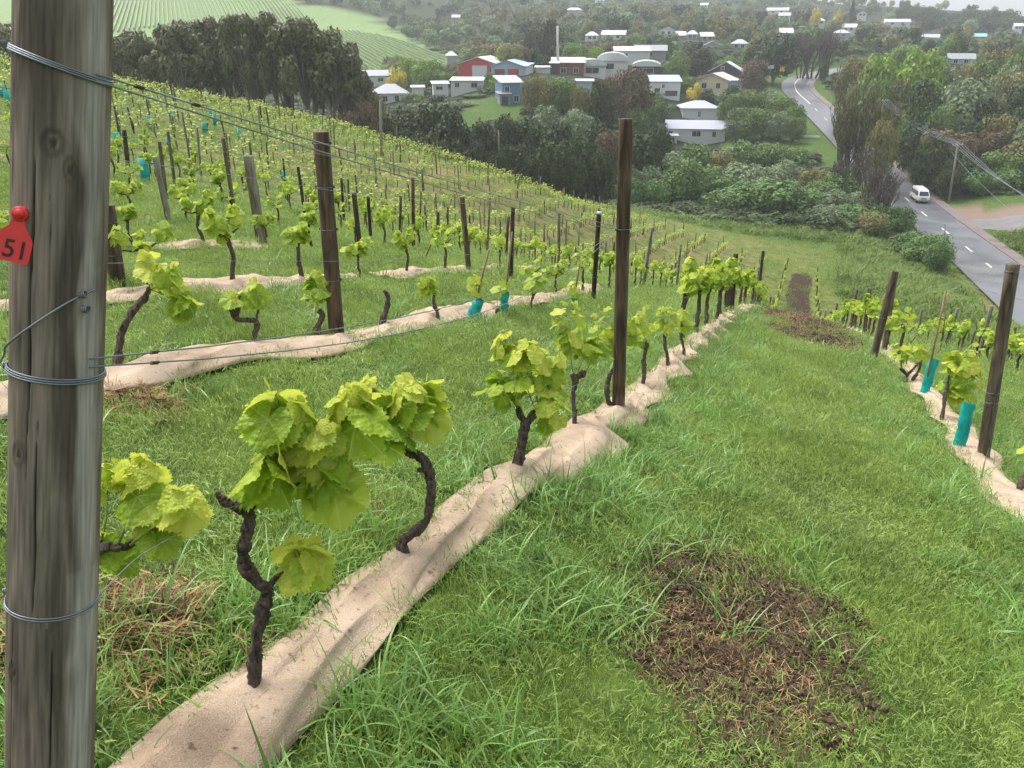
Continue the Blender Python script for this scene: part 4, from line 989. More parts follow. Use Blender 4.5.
# red ear tag with 51, nailed to the post: a thing of its own
def ear_tag():
    c = Vector(A0)+BON(242, -.62, .0755); n_ = (BR*math.sin(-.62)-BF*math.cos(-.62)).normalized()
    # tag hangs tilted, facing camera
    c = Vector(pt(19, 240, 1.23)); face = (n_*.12-c.normalized()).normalized(); upv = (ax-face*ax.dot(face)).normalized(); rv = upv.cross(face).normalized()
    rot = Matrix((rv, upv, face)).transposed(); rollm = Matrix.Rotation(R(-9), 3, face); rot = rollm@rot
    e = empty('ear_tag', Vector(pt(20, 213, 1.225)), 0, 'red plastic ear tag marked 51 pinned to the big wooden post', 'ear tag')
    e.rotation_mode = 'QUATERNION'; e.rotation_quaternion = rot.to_quaternion()
    s = 1.225/FPX
    out = [(-5, -8), (-7, -14), (-16, -25), (-20, -29), (-21, -48), (-19, -50), (-3, -50.5), (12, -51), (14, -49), (16, -30), (13, -24), (7, -14), (5, -8)]
    out = [(-4.5, -6), (-7, -14), (-15, -23), (-17, -27), (-18, -46), (-16, -49), (13, -49), (15, -46), (15.5, -28), (14, -24), (7, -14), (4.5, -6)]
    m = MB(); n = len(out); th = .0011
    vs = [(x*s, y*s, th) for x, y in out]+[(x*s, y*s, -th) for x, y in out]
    m.add(vs, [tuple(range(n))[::-1] if False else tuple(range(n-1, -1, -1)), tuple(range(n, 2*n))]+[(i, (i+1) % n, n+(i+1) % n, n+i) for i in range(n)])
    m.f[0] = tuple(range(n)); m.f[1] = tuple(range(2*n-1, n-1, -1))
    o = m.build('plate', M['tag'], e, smooth=False); bv = o.modifiers.new('b', 'BEVEL'); bv.width = .0007; bv.segments = 2
    m = MB(); m.tube([(0, -1*s, -.004), (0, -1*s, .006)], [8*s, 7.2*s], 18); m.tube([(0, -1*s, .006), (0, -1*s, .011)], [4.6*s, 4*s], 14); m.build('stud', M['tag'], e)
    cu = bpy.data.curves.new('digits', 'FONT'); cu.body = '51'; cu.size = 23*s; cu.align_x = 'CENTER'; cu.align_y = 'CENTER'; cu.extrude = .0002; cu.offset = .0007*.6
    to = bpy.data.objects.new('t', cu); dg = bpy.context.evaluated_depsgraph_get(); COL.objects.link(to); dg.update(); me = bpy.data.meshes.new_from_object(to.evaluated_get(dg)); bpy.data.objects.remove(to)
    me.materials.clear(); me.materials.append(M['ink']); o = link('digits', me, e); o.location = (2.5*s, -37.5*s, th+.0004); o.scale = (1.0, 1.12, 1)
ear_tag()
PG = 'wooden posts along the vine rows'
def row_post(basepx, toppx, r, mat, label, cap=False, kind='wooden_post', wirelevels=(), dt=0, seed=None, at_xy=None, height=None, lean=(0, 0), group=PG):
    if at_xy is None: b = Vector(at(*basepx))
    else: b = Vector((at_xy[0], at_xy[1], Hs(*at_xy)))
    if toppx is not None:
        t0 = depth_of(b); best = None
        for h_ in np.linspace(.5, 2.6, 200):   # the height that puts its top where it was surveyed
            # depth follows the axis perpendicular tilt
            tt = t0-h_*math.sin(PITCH)*.9; q = Vector(pt(toppx[0], toppx[1], tt)); e_ = abs((q-b).length-h_)
            if best is None or e_ < best[0]: best = (e_, q)
        tp = best[1]
    else: tp = b+Vector((lean[0], lean[1], 1)).normalized()*height
    L_ = (tp-b).length; e = empty(kind, b, 0, label, 'post', group); orient(e, b, tp)
    me = post_mesh(L_+.12, r, 18, mat, seed if seed is not None else G.randrange(99), pale_dir=G.uniform(0, 6.28), pale=.0)
    o = link('timber', me, e); o.location = (0, 0, -.12)
    for z in wirelevels:
        w = MB(); w.tube(ring_pts((0, 0, L_*z), (0, 0, 1), r*1.03, 20), .0018, 5, close=False); w.build('wire_loop', M['steel'], e)
        w = MB(); w.box((r*1.05, 0, L_*z), (.02, .02, .018)); w.box((-r*1.05, 0, L_*z+.004), (.02, .02, .018)); w.build('insulator', M['door_dark'], e)
    if cap: w = MB(); w.tube([(0, 0, L_), (0, 0, L_+.03)], [r*1.15, r*1.0], 12); w.build('post_cap', M['cap'], e)
    return e, b, tp
POSTS = {}
POSTS['P1'] = row_post((618, 414), (626, 119), .047, M['post'], 'tall brown wooden post rising from the near left row', wirelevels=(.66,))
def row_xy(rx, px):
    ys = np.arange(2, 60, .1); q = np.array([proj((rx, yy, Hs(rx, yy)))[0] for yy in ys]); return rx, float(ys[int(np.argmin(abs(q-px)))])
POSTS['P2'] = row_post(None, (736, 254), .05, M['post_dark'], 'dark wooden post in the dense far run of the near left row, left one', at_xy=row_xy(ROWX[1], 731))
POSTS['P3'] = row_post(None, (763, 251), .05, M['post_dark'], 'dark wooden post in the dense far run of the near left row, right one', at_xy=row_xy(ROWX[1], 757))
POSTS['R1'] = row_post((982, 463), (1013, 264), .049, M['post'], 'leaning brown wooden post at the right edge of the photo', wirelevels=(.97, .38, .33))
POSTS['R2'] = row_post((872, 362), (895, 271), .055, M['post'], 'leaning brown wooden post standing in the foliage right of the path', wirelevels=(.5,))
POSTS['Q1'] = row_post((337, 337), (321, 132), .062, M['post'], 'thick brown wooden post of the second row, at the left', wirelevels=(.95, .75, .55, .3))
POSTS['Q2'] = row_post((593, 303), (599, 214), .035, M['post_dark'], 'slim dark post with a pale metal cap left of the tall brown post', cap=True, wirelevels=(.6, .3))
POSTS['Q0'] = row_post((118, 286), (106, 205), .07, M['post'], 'brown wooden post leaning out from behind the big post', wirelevels=(.8, .4))
POSTS['S1'] = row_post((262, 247), (248, 156), .075, M['post_grey'], 'grey lichened wooden post leaning left, beyond the third burlap strip')
for lb, bp_, tp_, r, mt in (('slim dark post leaning left beyond the loose burlap sheet', (169,222), (155,157), .045, 'post_grey'), ('thin dark post far up the slope left of the brown second row post', (306,222), (298,167), .035, 'post_dark'),
    ('thin dark post just right of the brown second row post', (361,258), (354,193), .04, 'post_dark'), ('slim dark post behind the two thin ones, mid slope', (371,242), (368,197), .035, 'post_dark'),
    ('brown post of a leaning pair behind the wires, mid slope', (469,273), (462,197), .045, 'post'), ('straight slim dark post behind the upright teal guard', (511,280), (513,207), .035, 'post_dark'),
    ('short dark post mid slope between the leaning pair and the brown post', (438,240), (438,212), .05, 'post_dark'), ('dark post far up the slope, right of the big post', (128,166), (124,130), .06, 'post_dark')):
    row_post(bp_, tp_, r, M[mt], lb, seed=G.randrange(50))
# thin metal rod beside the brown post of the pair
row_post((467, 232), (456, 191), .02, M['post_grey'], 'thin pale metal stake beside the leaning pair, mid slope', kind='metal_stake', group='thin stakes in the vine rows')
PM = [post_mesh(1.42+.13*i, .042, 10, M[m_], 300+i, rings=3) for i, m_ in enumerate(('post_dark', 'post', 'post', 'post_grey', 'post_grey'))]
def far_posts():
    taken = [p[1] for p in POSTS.values()]
    n = 0
    for key, rx, y0, y1 in [('near left', ROWX[1], 24, 77), ('right', RIGHTX[1], 14, 77), ('second right', RIGHTX[2], 9, 52), ('third right', RIGHTX[3], 12, 32)]:
        y = y0; i = 0
        while y < y1:
            o = link('wooden_post', PM[G.randrange(5)]); o.location = (rx+G.uniform(-.05, .05), y, Hs(rx, y)-.2); o.rotation_euler = (G.uniform(-.05, .05), G.uniform(-.03, .14), G.uniform(0, 6)); o.scale = (1.3 if y > 35 else 1, 1.3 if y > 35 else 1, .84); tag(o, f'small dark wooden post, {ordn(i)} along the {key} row' if key != 'near left' else f'small dark post, {ordn(i)} beyond the two dark posts of the near left row', 'post', PG); y += G.uniform(4, 5.5); i += 1; n += 1
    for k in range(2, 33):
        x = ROWX[k]; y = {2: 14, 3: 16}.get(k, 10 if k < 7 else 2)+G.uniform(0, 4); i = 0
        while y < row_end(x):
            ok, d, u, v = visible(x, y, 0)
            if ok and d > 12 and n < 285:
                o = link('wooden_post', PM[G.randrange(5)]); o.location = (x, y, Hs(x, y)-.2); o.rotation_euler = (G.uniform(-.06, .06), G.uniform(-.1, .06), G.uniform(0, 6)); s_ = G.uniform(.8, 1.08); o.scale = (.85 if d < 40 else 1.1, .85 if d < 40 else 1.1, s_)
                tag(o, f'small wooden post, {ordn(i)} visible along the {ordn(k-1)} row up the left slope', 'post', PG); n += 1; i += 1
            y += G.uniform(5.0, 6.5) if k < 14 else G.uniform(6.5, 9)
    print('far posts', n)
far_posts()
# bamboo / steel stakes in teal sleeves
def guard(basepx, toppx, stakepx, w, label, loose=0, leaf=None, hasstake=True):
    b = Vector(at(*basepx)); t0 = depth_of(b); tp = Vector(pt(toppx[0], toppx[1], t0-.1)); e = empty('vine_guard', b, 0, label, 'vine guard', 'teal plastic vine guards')
    g = random.Random(int(basepx[0])); ax_ = tp-b; m = MB(); K = 14; V = []; r = w
    u = ax_.cross(Vector((0, 1, 0))).normalized(); v_ = ax_.normalized().cross(u)
    for i in range(K+1):
        c = ax_*(i/K); rr = r*.84*(1+.06*math.sin(i*1.3+basepx[0]))*(1+loose*(1-i/K))
        for k in range(14):
            a = 2*PI*k/14; q = rr*(1+.12*math.sin(3*a+i*.8)+g.uniform(-.12, .12)); V.append(c+u*math.cos(a)*q*1.15+v_*math.sin(a)*q*.8)
    m.add(V, [(i*14+k, i*14+(k+1) % 14, (i+1)*14+(k+1) % 14, (i+1)*14+k) for i in range(K) for k in range(14)]); o = m.build('sleeve', M['guard'], e)
    if hasstake:
        s = Vector(pt(stakepx[0], stakepx[1], t0-.35)) ; m = MB(); m.tube([Vector((0, 0, -.05)), (s-b)*.5, s-b], [.013, .012, .010], 8); m.build('stake', M['cane'], e)
    if leaf:
        LV = Leaves(); SH = MB(); c = Vector(pt(leaf[0], leaf[1], t0-.15))-b; q = leaf[2]*t0/FPX; cluster(LV, SH, c, tp-b, (q, q, q*.9), leaf[3], .085, 0, G, .15); LV.build('foliage', e, sh=SH)
    return e
guard((471, 321), (480, 299), (489, 250), .045, 'teal plastic vine guard leaning open, second row, with a brown stake', 1.2, (476, 283, 11, 10))
guard((504, 313), (505, 292), (512, 232), .05, 'upright teal plastic vine guard, right of the leaning open one', 0, (503, 284, 10, 7))
guard((573, 306), (575, 296), (580, 262), .05, 'small teal plastic vine guard near the slim capped post', .6, (576, 288, 10, 9))
guard((923, 398), (934, 359), (946, 291), .052, 'teal plastic vine guard with a tall bamboo stake, right of the path')
guard((958, 452), (969, 404), (985, 345), .05, 'teal plastic vine guard beside the leaning post at the right edge', hasstake=False)
for i, q in enumerate([(118,150),(150,128),(172,122),(210,118),(205,133),(240,140),(3,98),(10,106),(170,152),(146,184),(284,184),(215,125),(9,60+46)]):
    p = at(*q)
    if p is None: continue
    t = depth_of(p)
    if t > 90: continue
    m = MB(); m.tube([(0, 0, 0), (.03, 0, .25), (.02, .02, .55)], [.10, .12, .10], 8, rough=.2); o = m.build('vine_guard', M['guard'], None, loc=p); tag(o, 'small teal vine guard high on the far left slope', 'vine guard', 'far teal vine guards on the slope')
# lone canes leaning in the rows
for i, (bq, tq) in enumerate((((423,262),(433,240)), ((904,350),(917,335)), ((940,352),(949,292)))):
    b = Vector(at(*bq)); t0 = depth_of(b); tp = Vector(pt(tq[0], tq[1], t0-.5)); m = MB(); m.tube([Vector((0, 0, -.02)), tp-b], [.014, .011], 7); o = m.build('stake', M['cane'], None, loc=b); o.name = 'bamboo_stake'
    tag(o, ('short leaning bamboo stake in the second row', 'short bamboo stake in the foliage right of the path', 'tall pale bamboo stake in the second row right of the path')[i], 'stake', 'thin stakes in the vine rows')

# ------------------------------------------------------------------ trellis wires
def sag(a, b, s, n=16):
    a, b = np.asarray(a, float), np.asarray(b, float); return [a+(b-a)*k/n-np.array([0, 0, s*4*(k/n)*(1-k/n)]) for k in range(n+1)]
A0n = np.array(A0)
P1b, P1t = np.array(POSTS['P1'][1]), np.array(POSTS['P1'][2]); w1 = P1b+(P1t-P1b)*.66
WG = 'trellis wires between the big post and the tall brown post'
def bon(py, a): return np.array(Vector(A0)+BON(py, a, .0735))
wire('trellis_wire', sag(bon(73, 1.2), w1+RT*-.06+[0, 0, .02], .015), .0017, M['steel'], label='upper of the two top trellis wires running from the big post', group=WG)
wire('trellis_wire', sag(bon(80, 1.2), w1+RT*-.06-[0, 0, .0], .03), .0017, M['steel'], label='lower of the two top trellis wires running from the big post', group=WG)
wire('trellis_wire', sag(bon(352, 1.2), w1+RT*-.05-[0, 0, .01], .14), .0016, M['steel'], label='upper of the two low sagging wires running from the big post', group=WG)
wire('trellis_wire', sag(bon(360, 1.2), w1+RT*-.05-[0, 0, .02], .19), .0016, M['steel'], label='lower of the two low sagging wires running from the big post', group=WG)
def twist(cpx, n, label):
    for j, (px, py, t, dx) in enumerate(cpx):
        m = MB(); c = Vector(pt(px, py, t)); d = Vector(dx); m.tube(ring_pts(c, d, .0042, 9, turns=5, rise=.0045), .0016, 5); tag(m.build('wire_joiner', M['rust'], None), label[j], 'wire joiner', 'twisted joiners on the trellis wires')
def on_wire(a, b, s, f):
    a, b = np.asarray(a), np.asarray(b); return a+(b-a)*f-np.array([0, 0, s*4*f*(1-f)])
for f, (a, b, s), lb in ((.018, (bon(73, 1.2), w1+RT*-.06+[0, 0, .02], .015), 'twisted wire joiner closest to the big post on the top wire'), (.05, (bon(73, 1.2), w1+RT*-.06+[0, 0, .02], .015), 'second twisted joiner from the big post on the top wire'),
                        (.03, (bon(352, 1.2), w1+RT*-.05-[0, 0, .01], .14), 'twisted wire joiner on the upper sagging wire beside the big post'), (.03, (bon(360, 1.2), w1+RT*-.05-[0, 0, .02], .19), 'twisted wire joiner on the lower sagging wire beside the big post')):
    c = on_wire(a, b, s, f); c2 = on_wire(a, b, s, f+.004); m = MB(); m.tube(ring_pts(c, Vector(c2-c), .0026, 9, turns=5, rise=.004), .0011, 5); tag(m.build('wire_joiner', M['rust'], None), lb, 'wire joiner', 'twisted joiners on the trellis wires')
cord = [bon(600, 1.2)]+[np.array(pt(a, b, t)) for a, b, t in ((128,566,1.62),(158,545,1.75),(230,508,2.05),(300,482,2.25),(385,447,2.95),(470,420,3.6),(540,398,4.1),(612,372,5.4))]
wire('cordon_wire', [tuple(p) for p in catmull(cord, 4)], .0013, M['steel'], label='thin cordon wire carrying the near vines of the left row', group=WG)
def row_wires(rx, y0, y1, hs, nm, lab, r=.0016):
    for h_, lb in zip(hs, lab):
        ys = np.arange(y0, y1+.01, 1.5); P = [(rx, yy, Hs(rx, yy)+h_) for yy in ys]; wire(nm, P, r, M['steel'], sides=4, label=lb, group='trellis wires along the rows')
row_wires(ROWX[1]-.04, P1b[1], 30, (1.0, .68), 'trellis_wire', ('upper wire of the near left row past the tall brown post', 'lower wire of the near left row past the tall brown post'))
row_wires(RIGHTX[1]+.06, 3.0, 30, (1.42, .62), 'trellis_wire', ('upper wire of the row right of the path', 'lower wire of the row right of the path'))
row_wires(ROWX[2], 1.0, 26, (1.45, 1.2, .66), 'trellis_wire', ('top wire of the second row left of the path', 'middle wire of the second row left of the path', 'low wire of the second row left of the path'))
row_wires(ROWX[4], 3.0, 30, (1.3,), 'trellis_wire', ('top wire of the fourth row up the left slope',))
row_wires(ROWX[7], 4.0, 50, (1.35,), 'trellis_wire', ('top wire of the seventh row up the left slope',), .003)
# fallen stick
m = MB(); q = at(830, 488); m.tube([(0, 0, .01), (-.006, .02, .05), (-.004, .03, .085)], [.005, .004, .002], 6); tag(m.build('broken_stick', M['vine_bark'], None, loc=q), 'small dark broken stick standing in the mown grass path', 'stick')
EXPO = 0.92; HAZE = 0.00038

# ------------------------------------------------------------------ trees
def crown_arrays(g, n, lobes, leaf, rz=.5, lobe_r=(.26, .42), flat=1.0, fill=.12, up=.25):
    """leaf clumps over lobes inside a unit crown (radius 1, half height rz); returns V,F"""
    C = []
    for i in range(lobes):
        a = g.uniform(0, 2*PI); z = g.uniform(-.75, .95); q = math.sqrt(max(0, 1-z*z))*g.uniform(.45, .8); C.append((q*math.cos(a), q*math.sin(a), z*rz*.75, g.uniform(*lobe_r)))
    V = np.empty((n*4, 3)); ce = np.array(C)
    w = ce[:, 3]**2; w /= w.sum(); gi = np.random.default_rng(g.randrange(10**6)); k = gi.choice(lobes, n, p=w)
    d = gi.normal(size=(n, 3)); d[:, 2] += up; d /= np.linalg.norm(d, axis=1)[:, None]
    r = ce[k, 3]*np.where(gi.random(n) < fill, gi.random(n), gi.uniform(.82, 1.12, n))
    c = ce[k, :3]+d*r[:, None]*np.array([1, 1, flat])
    nr = d+gi.normal(size=(n, 3))*.32+np.array([0, 0, .15]); nr /= np.linalg.norm(nr, axis=1)[:, None]
    u = np.cross(nr, gi.normal(size=(n, 3))); u /= np.linalg.norm(u, axis=1)[:, None]; v = np.cross(nr, u)
    s = leaf*gi.uniform(.5, 1.2, n)[:, None]; a = s*gi.uniform(.6, 1, (n, 1))
    V[0::4] = c-u*s-v*a*.2; V[1::4] = c-v*a; V[2::4] = c+u*s+v*a*.2+nr*s*.3; V[3::4] = c+v*a
    F = np.arange(n*4).reshape(n, 4); return V, F, ce
def tree_meshes(name, seed, kind, fol, n, lobes, leaf, rz, trunk_h, bark='tree_bark', lobe_r=(.26, .42), limbs=5, flat=1, fill=.12):
    """unit tree: height 1; crown radius 1 in its own xy units (scaled per tree)"""
    g = random.Random(seed); V, F, ce = crown_arrays(g, n, lobes, leaf, rz, lobe_r, flat, fill)
    zlo, zhi = V[:, 2].min(), V[:, 2].max(); V[:, 2] = trunk_h+(V[:, 2]-zlo)/(zhi-zlo)*(1-trunk_h); mx = np.percentile(np.hypot(V[:, 0], V[:, 1]), 99); V[:, :2] /= mx
    crown = npmesh(name+'_crown', V, F, [FOL[fol]])
    m = MB(); cz = trunk_h+(1-trunk_h)*.55; m.tube([(0, 0, -.08), (g.uniform(-.04, .04), g.uniform(-.04, .04), trunk_h*.6), (g.uniform(-.1, .1), g.uniform(-.1, .1), cz)], [.07, .052, .02], 7, rough=.05)
    for i in range(limbs):
        c = ce[g.randrange(len(ce))]; z1 = trunk_h+(c[2]-zlo)/(zhi-zlo)*(1-trunk_h); m.tube([(0, 0, trunk_h*g.uniform(.45, .95)), (c[0]/mx*.5, c[1]/mx*.5, (trunk_h+z1)*.5), (c[0]/mx, c[1]/mx, z1)], [.035, .022, .008], 5, cap=False)
    return crown, m.mesh(name+'_trunk', M[bark])
TK = {}
for fol in ('dark', 'green', 'olive', 'lime', 'grey', 'brown', 'bush'):
    TK[fol] = [tree_meshes('tree', 500+i*7+len(fol), 'b', fol, 3600, 26+6*i, .055, .62, .10) for i in range(2)]
TK['euc'] = [tree_meshes('gum', 600+i, 'e', 'euc', 3400, 24, .050, .75, .40, 'pale_bark', (.15, .27), 9, .75, .08) for i in range(4)]
TK['yellow'] = [tree_meshes('yel', 640, 'y', 'yellow', 1500, 16, .08, .7, .15)]
TK['conifer'] = []
def conifer(seed):
    g = random.Random(seed); V = []; F = []; n = 0
    for i in range(2600):
        z = g.random()**.8; r = (1-z)*g.uniform(.5, 1)*(.8+.2*math.sin(z*40)); a = g.uniform(0, 2*PI); c = Vector((r*math.cos(a), r*math.sin(a), .06+z*.94)); d = Vector((math.cos(a), math.sin(a), -.3)); u = Vector((-math.sin(a), math.cos(a), g.uniform(-.4, .4))); s = .06
        for q in (c-d*s-u*s*.5, c+u*s*.0-u*s*.7, c+d*s*1.2, c+u*s*.7): V.append(tuple(q))
        F.append((n, n+1, n+2, n+3)); n += 4
    m = MB(); m.tube([(0, 0, -.05), (0, 0, .95)], [.05, .01], 6); return npmesh('conifer_crown', np.array(V), np.array(F), [FOL['dark']]), m.mesh('conifer_trunk', M['tree_bark'])
TK['conifer'].append(conifer(3))
def twiggy(seed, fol='purple', dens=1.0):
    """open crown of bare upright twigs"""
    g = random.Random(seed); m = MB(); V = []; F = []; n = 0
    def grow(p, d, L, r, lv):
        q = p+d*L; m.tube([p, (p+q)/2+Vector((g.uniform(-.02, .02), g.uniform(-.02, .02), 0)), q], [r, r*.8, r*.6], 4 if lv else 6, cap=False)
        if lv == 4: return
        for k in range(3 if lv < 3 else 4):
            nd = (d+Vector((g.uniform(-.7, .7), g.uniform(-.7, .7), g.uniform(-.05, .5)))).normalized(); grow(p+(q-p)*g.uniform(.5, 1), nd, L*g.uniform(.6, .85), r*.55, lv+1)
    for k in range(4): grow(Vector((g.uniform(-.1, .1), g.uniform(-.1, .1), -.03)), Vector((g.uniform(-.5, .5), g.uniform(-.5, .5), 1)).normalized(), .32, .03, 0)
    vs = np.array([tuple(v) for v in m.v]); mx = np.percentile(np.hypot(vs[:, 0], vs[:, 1]), 98); zz = vs[:, 2].max()
    m.v = [(v[0]/mx, v[1]/mx, v[2]/zz) for v in m.v]
    ends = [v for v in m.v if v[2] > .35]
    for i in range(int(900*dens)):
        c = Vector(g.choice(ends)); u = Vector((g.uniform(-1, 1), g.uniform(-1, 1), g.uniform(-1, 1))).normalized()*.035; w = u.cross(Vector((g.uniform(-1, 1), g.uniform(-1, 1), .3))).normalized()*.02
        for q in (c-u, c-w, c+u, c+w): V.append(tuple(q))
        F.append((n, n+1, n+2, n+3)); n += 4
    return npmesh('twigs', np.array(V), np.array(F), [FOL[fol]]), m.mesh('branches', M['tree_bark'])
TK['twig'] = [twiggy(5), twiggy(8)]
TK['feather'] = [twiggy(21, 'olive', 3.0)]
tree_n = [0]
def put_tree(X, Y, z, h, rad, kind, label, group=None, name='tree', cat='tree', far=False):
    cr, tr = TK[kind][G.randrange(len(TK[kind]))]; th = Vector((rad, rad, h))
    e = empty(name, (X, Y, z), G.uniform(0, 6.28), label, cat, group); e.scale = (rad, rad*G.uniform(.85, 1.1), h); link('crown', cr, e)
    if not (far and name == 'shrub'): link('trunk', tr, e)
    tree_n[0] += 1; return e
placed = []
def T(px, topy, t, wpx, kind, label, group=None, name='tree', cat='tree'):
    X, Y, z = col(px, t); zt = pt(px, topy, t)[2]; h = max(zt-z, 1.0)+.3
    # the top's own pixel row at that depth: refine
    for _ in range(3):
        _, y_, _ = proj((X, Y, z+h)); h += (y_-topy)*t/FPX*.9
    h = max(h, .8); placed.append((px, topy, t, wpx)); return put_tree(X, Y, z-.2, h+.2, wpx*t/FPX/2, kind, label, group, name, cat)
# A: the belt of tall gums beyond the left crest
EG = 'tall olive gums in the belt beyond the left crest'
spec = [(5,26,112,30),(-14,34,118,30),(30,30,122,34),(118,44,116,34),(131,36,110,30),(146,38,118,34),(160,36,108,30),(175,32,116,34),(190,33,106,30),(205,30,114,34),(221,32,108,30),(237,25,116,34),(252,24,107,30),(266,26,114,32),(281,22,108,32),(296,27,115,32),(311,25,106,34),(325,27,114,32),(338,38,107,30),(350,52,112,28)]
for i, (px, ty, t, w) in enumerate(spec):
    T(px, ty-8+G.uniform(-5, 4), t, w*G.uniform(1.6, 2.1), 'euc', (f'tall olive-green gum, {ordn(i-3)} from the big post in the belt beyond the left crest' if i > 2 else f'tall gum of the belt glimpsed left of the big post, {ordn(i)} one'), EG, 'gum_tree')
for i, (px, ty, t, w) in enumerate([(112,52,126,34),(140,46,128,34),(168,44,127,34),(197,40,128,34),(228,38,127,34),(258,36,127,34),(289,36,128,34),(318,36,127,34),(345,50,124,30),(364,66,120,28)]):
    T(px, ty, t, w*1.3, 'euc', f'gum in the hidden back line of the belt, {ordn(i)} from the big post', EG, 'gum_tree')
for i, (px, ty, t, w, k) in enumerate([(366,100,104,34,'brown'),(350,110,102,30,'brown'),(335,116,103,26,'olive'),(378,92,118,26,'olive'),(360,84,122,34,'olive')]):
    T(px, ty, t, w, k, f'brownish tree at the right end of the gum belt, {ordn(i)} of its clump', 'brownish trees at the end of the gum belt')
# B: the wall of dark evergreens below the houses
DG = 'dark evergreens in the gully below the houses'
spec = [(392,112,112,44,'dark'),(415,104,116,50,'dark'),(438,100,113,54,'dark'),(455,110,110,46,'dark'),(478,140,106,36,'dark'),(482,118,122,44,'dark'),(505,112,126,46,'dark'),(513,142,106,40,'dark'),(530,116,128,50,'dark'),(553,139,104,48,'dark'),(560,118,124,48,'dark'),(583,136,108,40,'dark'),(592,120,124,48,'dark'),(612,126,118,42,'brown'),(640,130,122,40,'dark'),(655,122,128,34,'dark'),(497,150,102,26,'dark'),(535,152,101,28,'dark'),(572,154,102,28,'dark'),(404,128,104,36,'dark'),(428,130,103,40,'dark'),(452,138,102,36,'dark'),(600,148,106,30,'dark')]
for i, (px, ty, t, w, k) in enumerate(spec): T(px, ty, t, w*1.12, k, f'dark dense evergreen, {ordn(i)} of the wall of trees along the gully' if k == 'dark' else 'brownish tree in the wall of dark evergreens left of the white long house', DG)
# mid trees around the houses
mid = [(536,74,160,34,'olive','golden-topped round tree right of the blue house'),(562,76,162,36,'green','round green tree behind the golden-topped one'),(582,84,158,30,'olive','green tree under the blue walled house'),
 (601,78,158,32,'dark','dark yellowish tree left of the purple-brown tree'),(628,66,168,48,'brown','wide purple-brown tree in the middle of the houses'),(612,74,175,34,'brown','smaller brown tree beside the wide purple-brown one'),(545,104,150,40,'grey','silvery shrub below the golden-topped tree'),(575,108,150,44,'grey','silvery shrub mass above the dark evergreens'),
 (658,102,193,30,'grey','silvery green tree beside the white hip-roofed house'),(668,106,200,20,'green','green tree left of the long white house'),(636,106,165,30,'green','green tree above the dark evergreens, left of the long white house'),(648,90,185,34,'green','green tree left of the pale blue roofed house'),
 (398,66,222,24,'yellow','bright yellow blossoming tree by the long grey roofs'),(448,72,210,20,'green','thin trees left of the red barn'),(490,72,186,14,'green','small dark green tree in front of the red barn'),(499,74,180,22,'lime','lime tree between the red barn and the blue house'),
 (413,92,196,30,'green','green tree right of the hip-roofed white house'),(436,94,186,26,'dark','dark tree in front of the small white shed'),(468,94,180,18,'dark','dark upright tree before the white flat-roofed house'),(478,96,178,28,'green','green bushes right of the white flat-roofed house'),(465,106,170,34,'grey','grey-green bush on the edge of the lawn'),(440,104,172,34,'green','green bush above the dark evergreen wall'),
 (385,84,230,22,'green','green tree under the grey roofs'),(547,17,262,34,'dark','tall dark broad tree behind the white mast'),(535,26,268,30,'dark','dark tree left of the tall dark one behind the mast'),(565,34,258,34,'dark','dark tree right of the white mast'),(515,48,240,30,'olive','olive tree behind the red barn'),(470,46,250,34,'lime','pale spreading tree above the red barn roof'),(482,42,255,30,'brown','orange-brown tree above the red barn roof'),
 (691,40,250,36,'dark','round dark green tree among the roofs left of the road'),(664,52,262,16,'green','narrow upright green tree right of the curved roofs'),(686,76,215,26,'green','green tree between the blue roof and the cream house'),(730,83,196,26,'dark','dark shrub right of the cream house'),(706,88,202,18,'dark','dark bush below the cream house'),(692,82,205,18,'yellow','small yellowing bush left of the cream house'),
 (752,58,205,32,'brown','round dark brown tree left of the road bend'),(772,32,232,56,'dark','big dark dome-shaped tree at the road bend'),(758,40,236,40,'dark','dark tree left of the big dome-shaped one'),(812,27,242,40,'twig','bare purple-brown tree behind the road bend'),(826,30,246,30,'twig','second bare purplish tree behind the road bend'),(800,30,244,26,'twig','third bare purplish tree, nearest the dome-shaped one'),
 (822,62,232,12,'dark','dark bush on the inside of the road bend')]
for a in mid: T(*a[:4], a[4], a[5], 'single trees among the houses')
hedge = [(722,92,204,26),(733,90,186,28),(750,92,184,30),(766,90,186,28),(781,96,180,26),(795,104,176,20),(735,106,180,28),(745,106,178,28),(762,108,177,28),(778,110,174,26),(792,116,172,18)]
for i, (px, ty, t, w) in enumerate(hedge): T(px, ty, t, w*1.15, 'green' if i % 3 else 'grey', f'rounded green shrub, {ordn(i)} of the tall hedge behind the lawn', 'shrubs of the tall hedge behind the lawn', 'shrub', 'shrub')
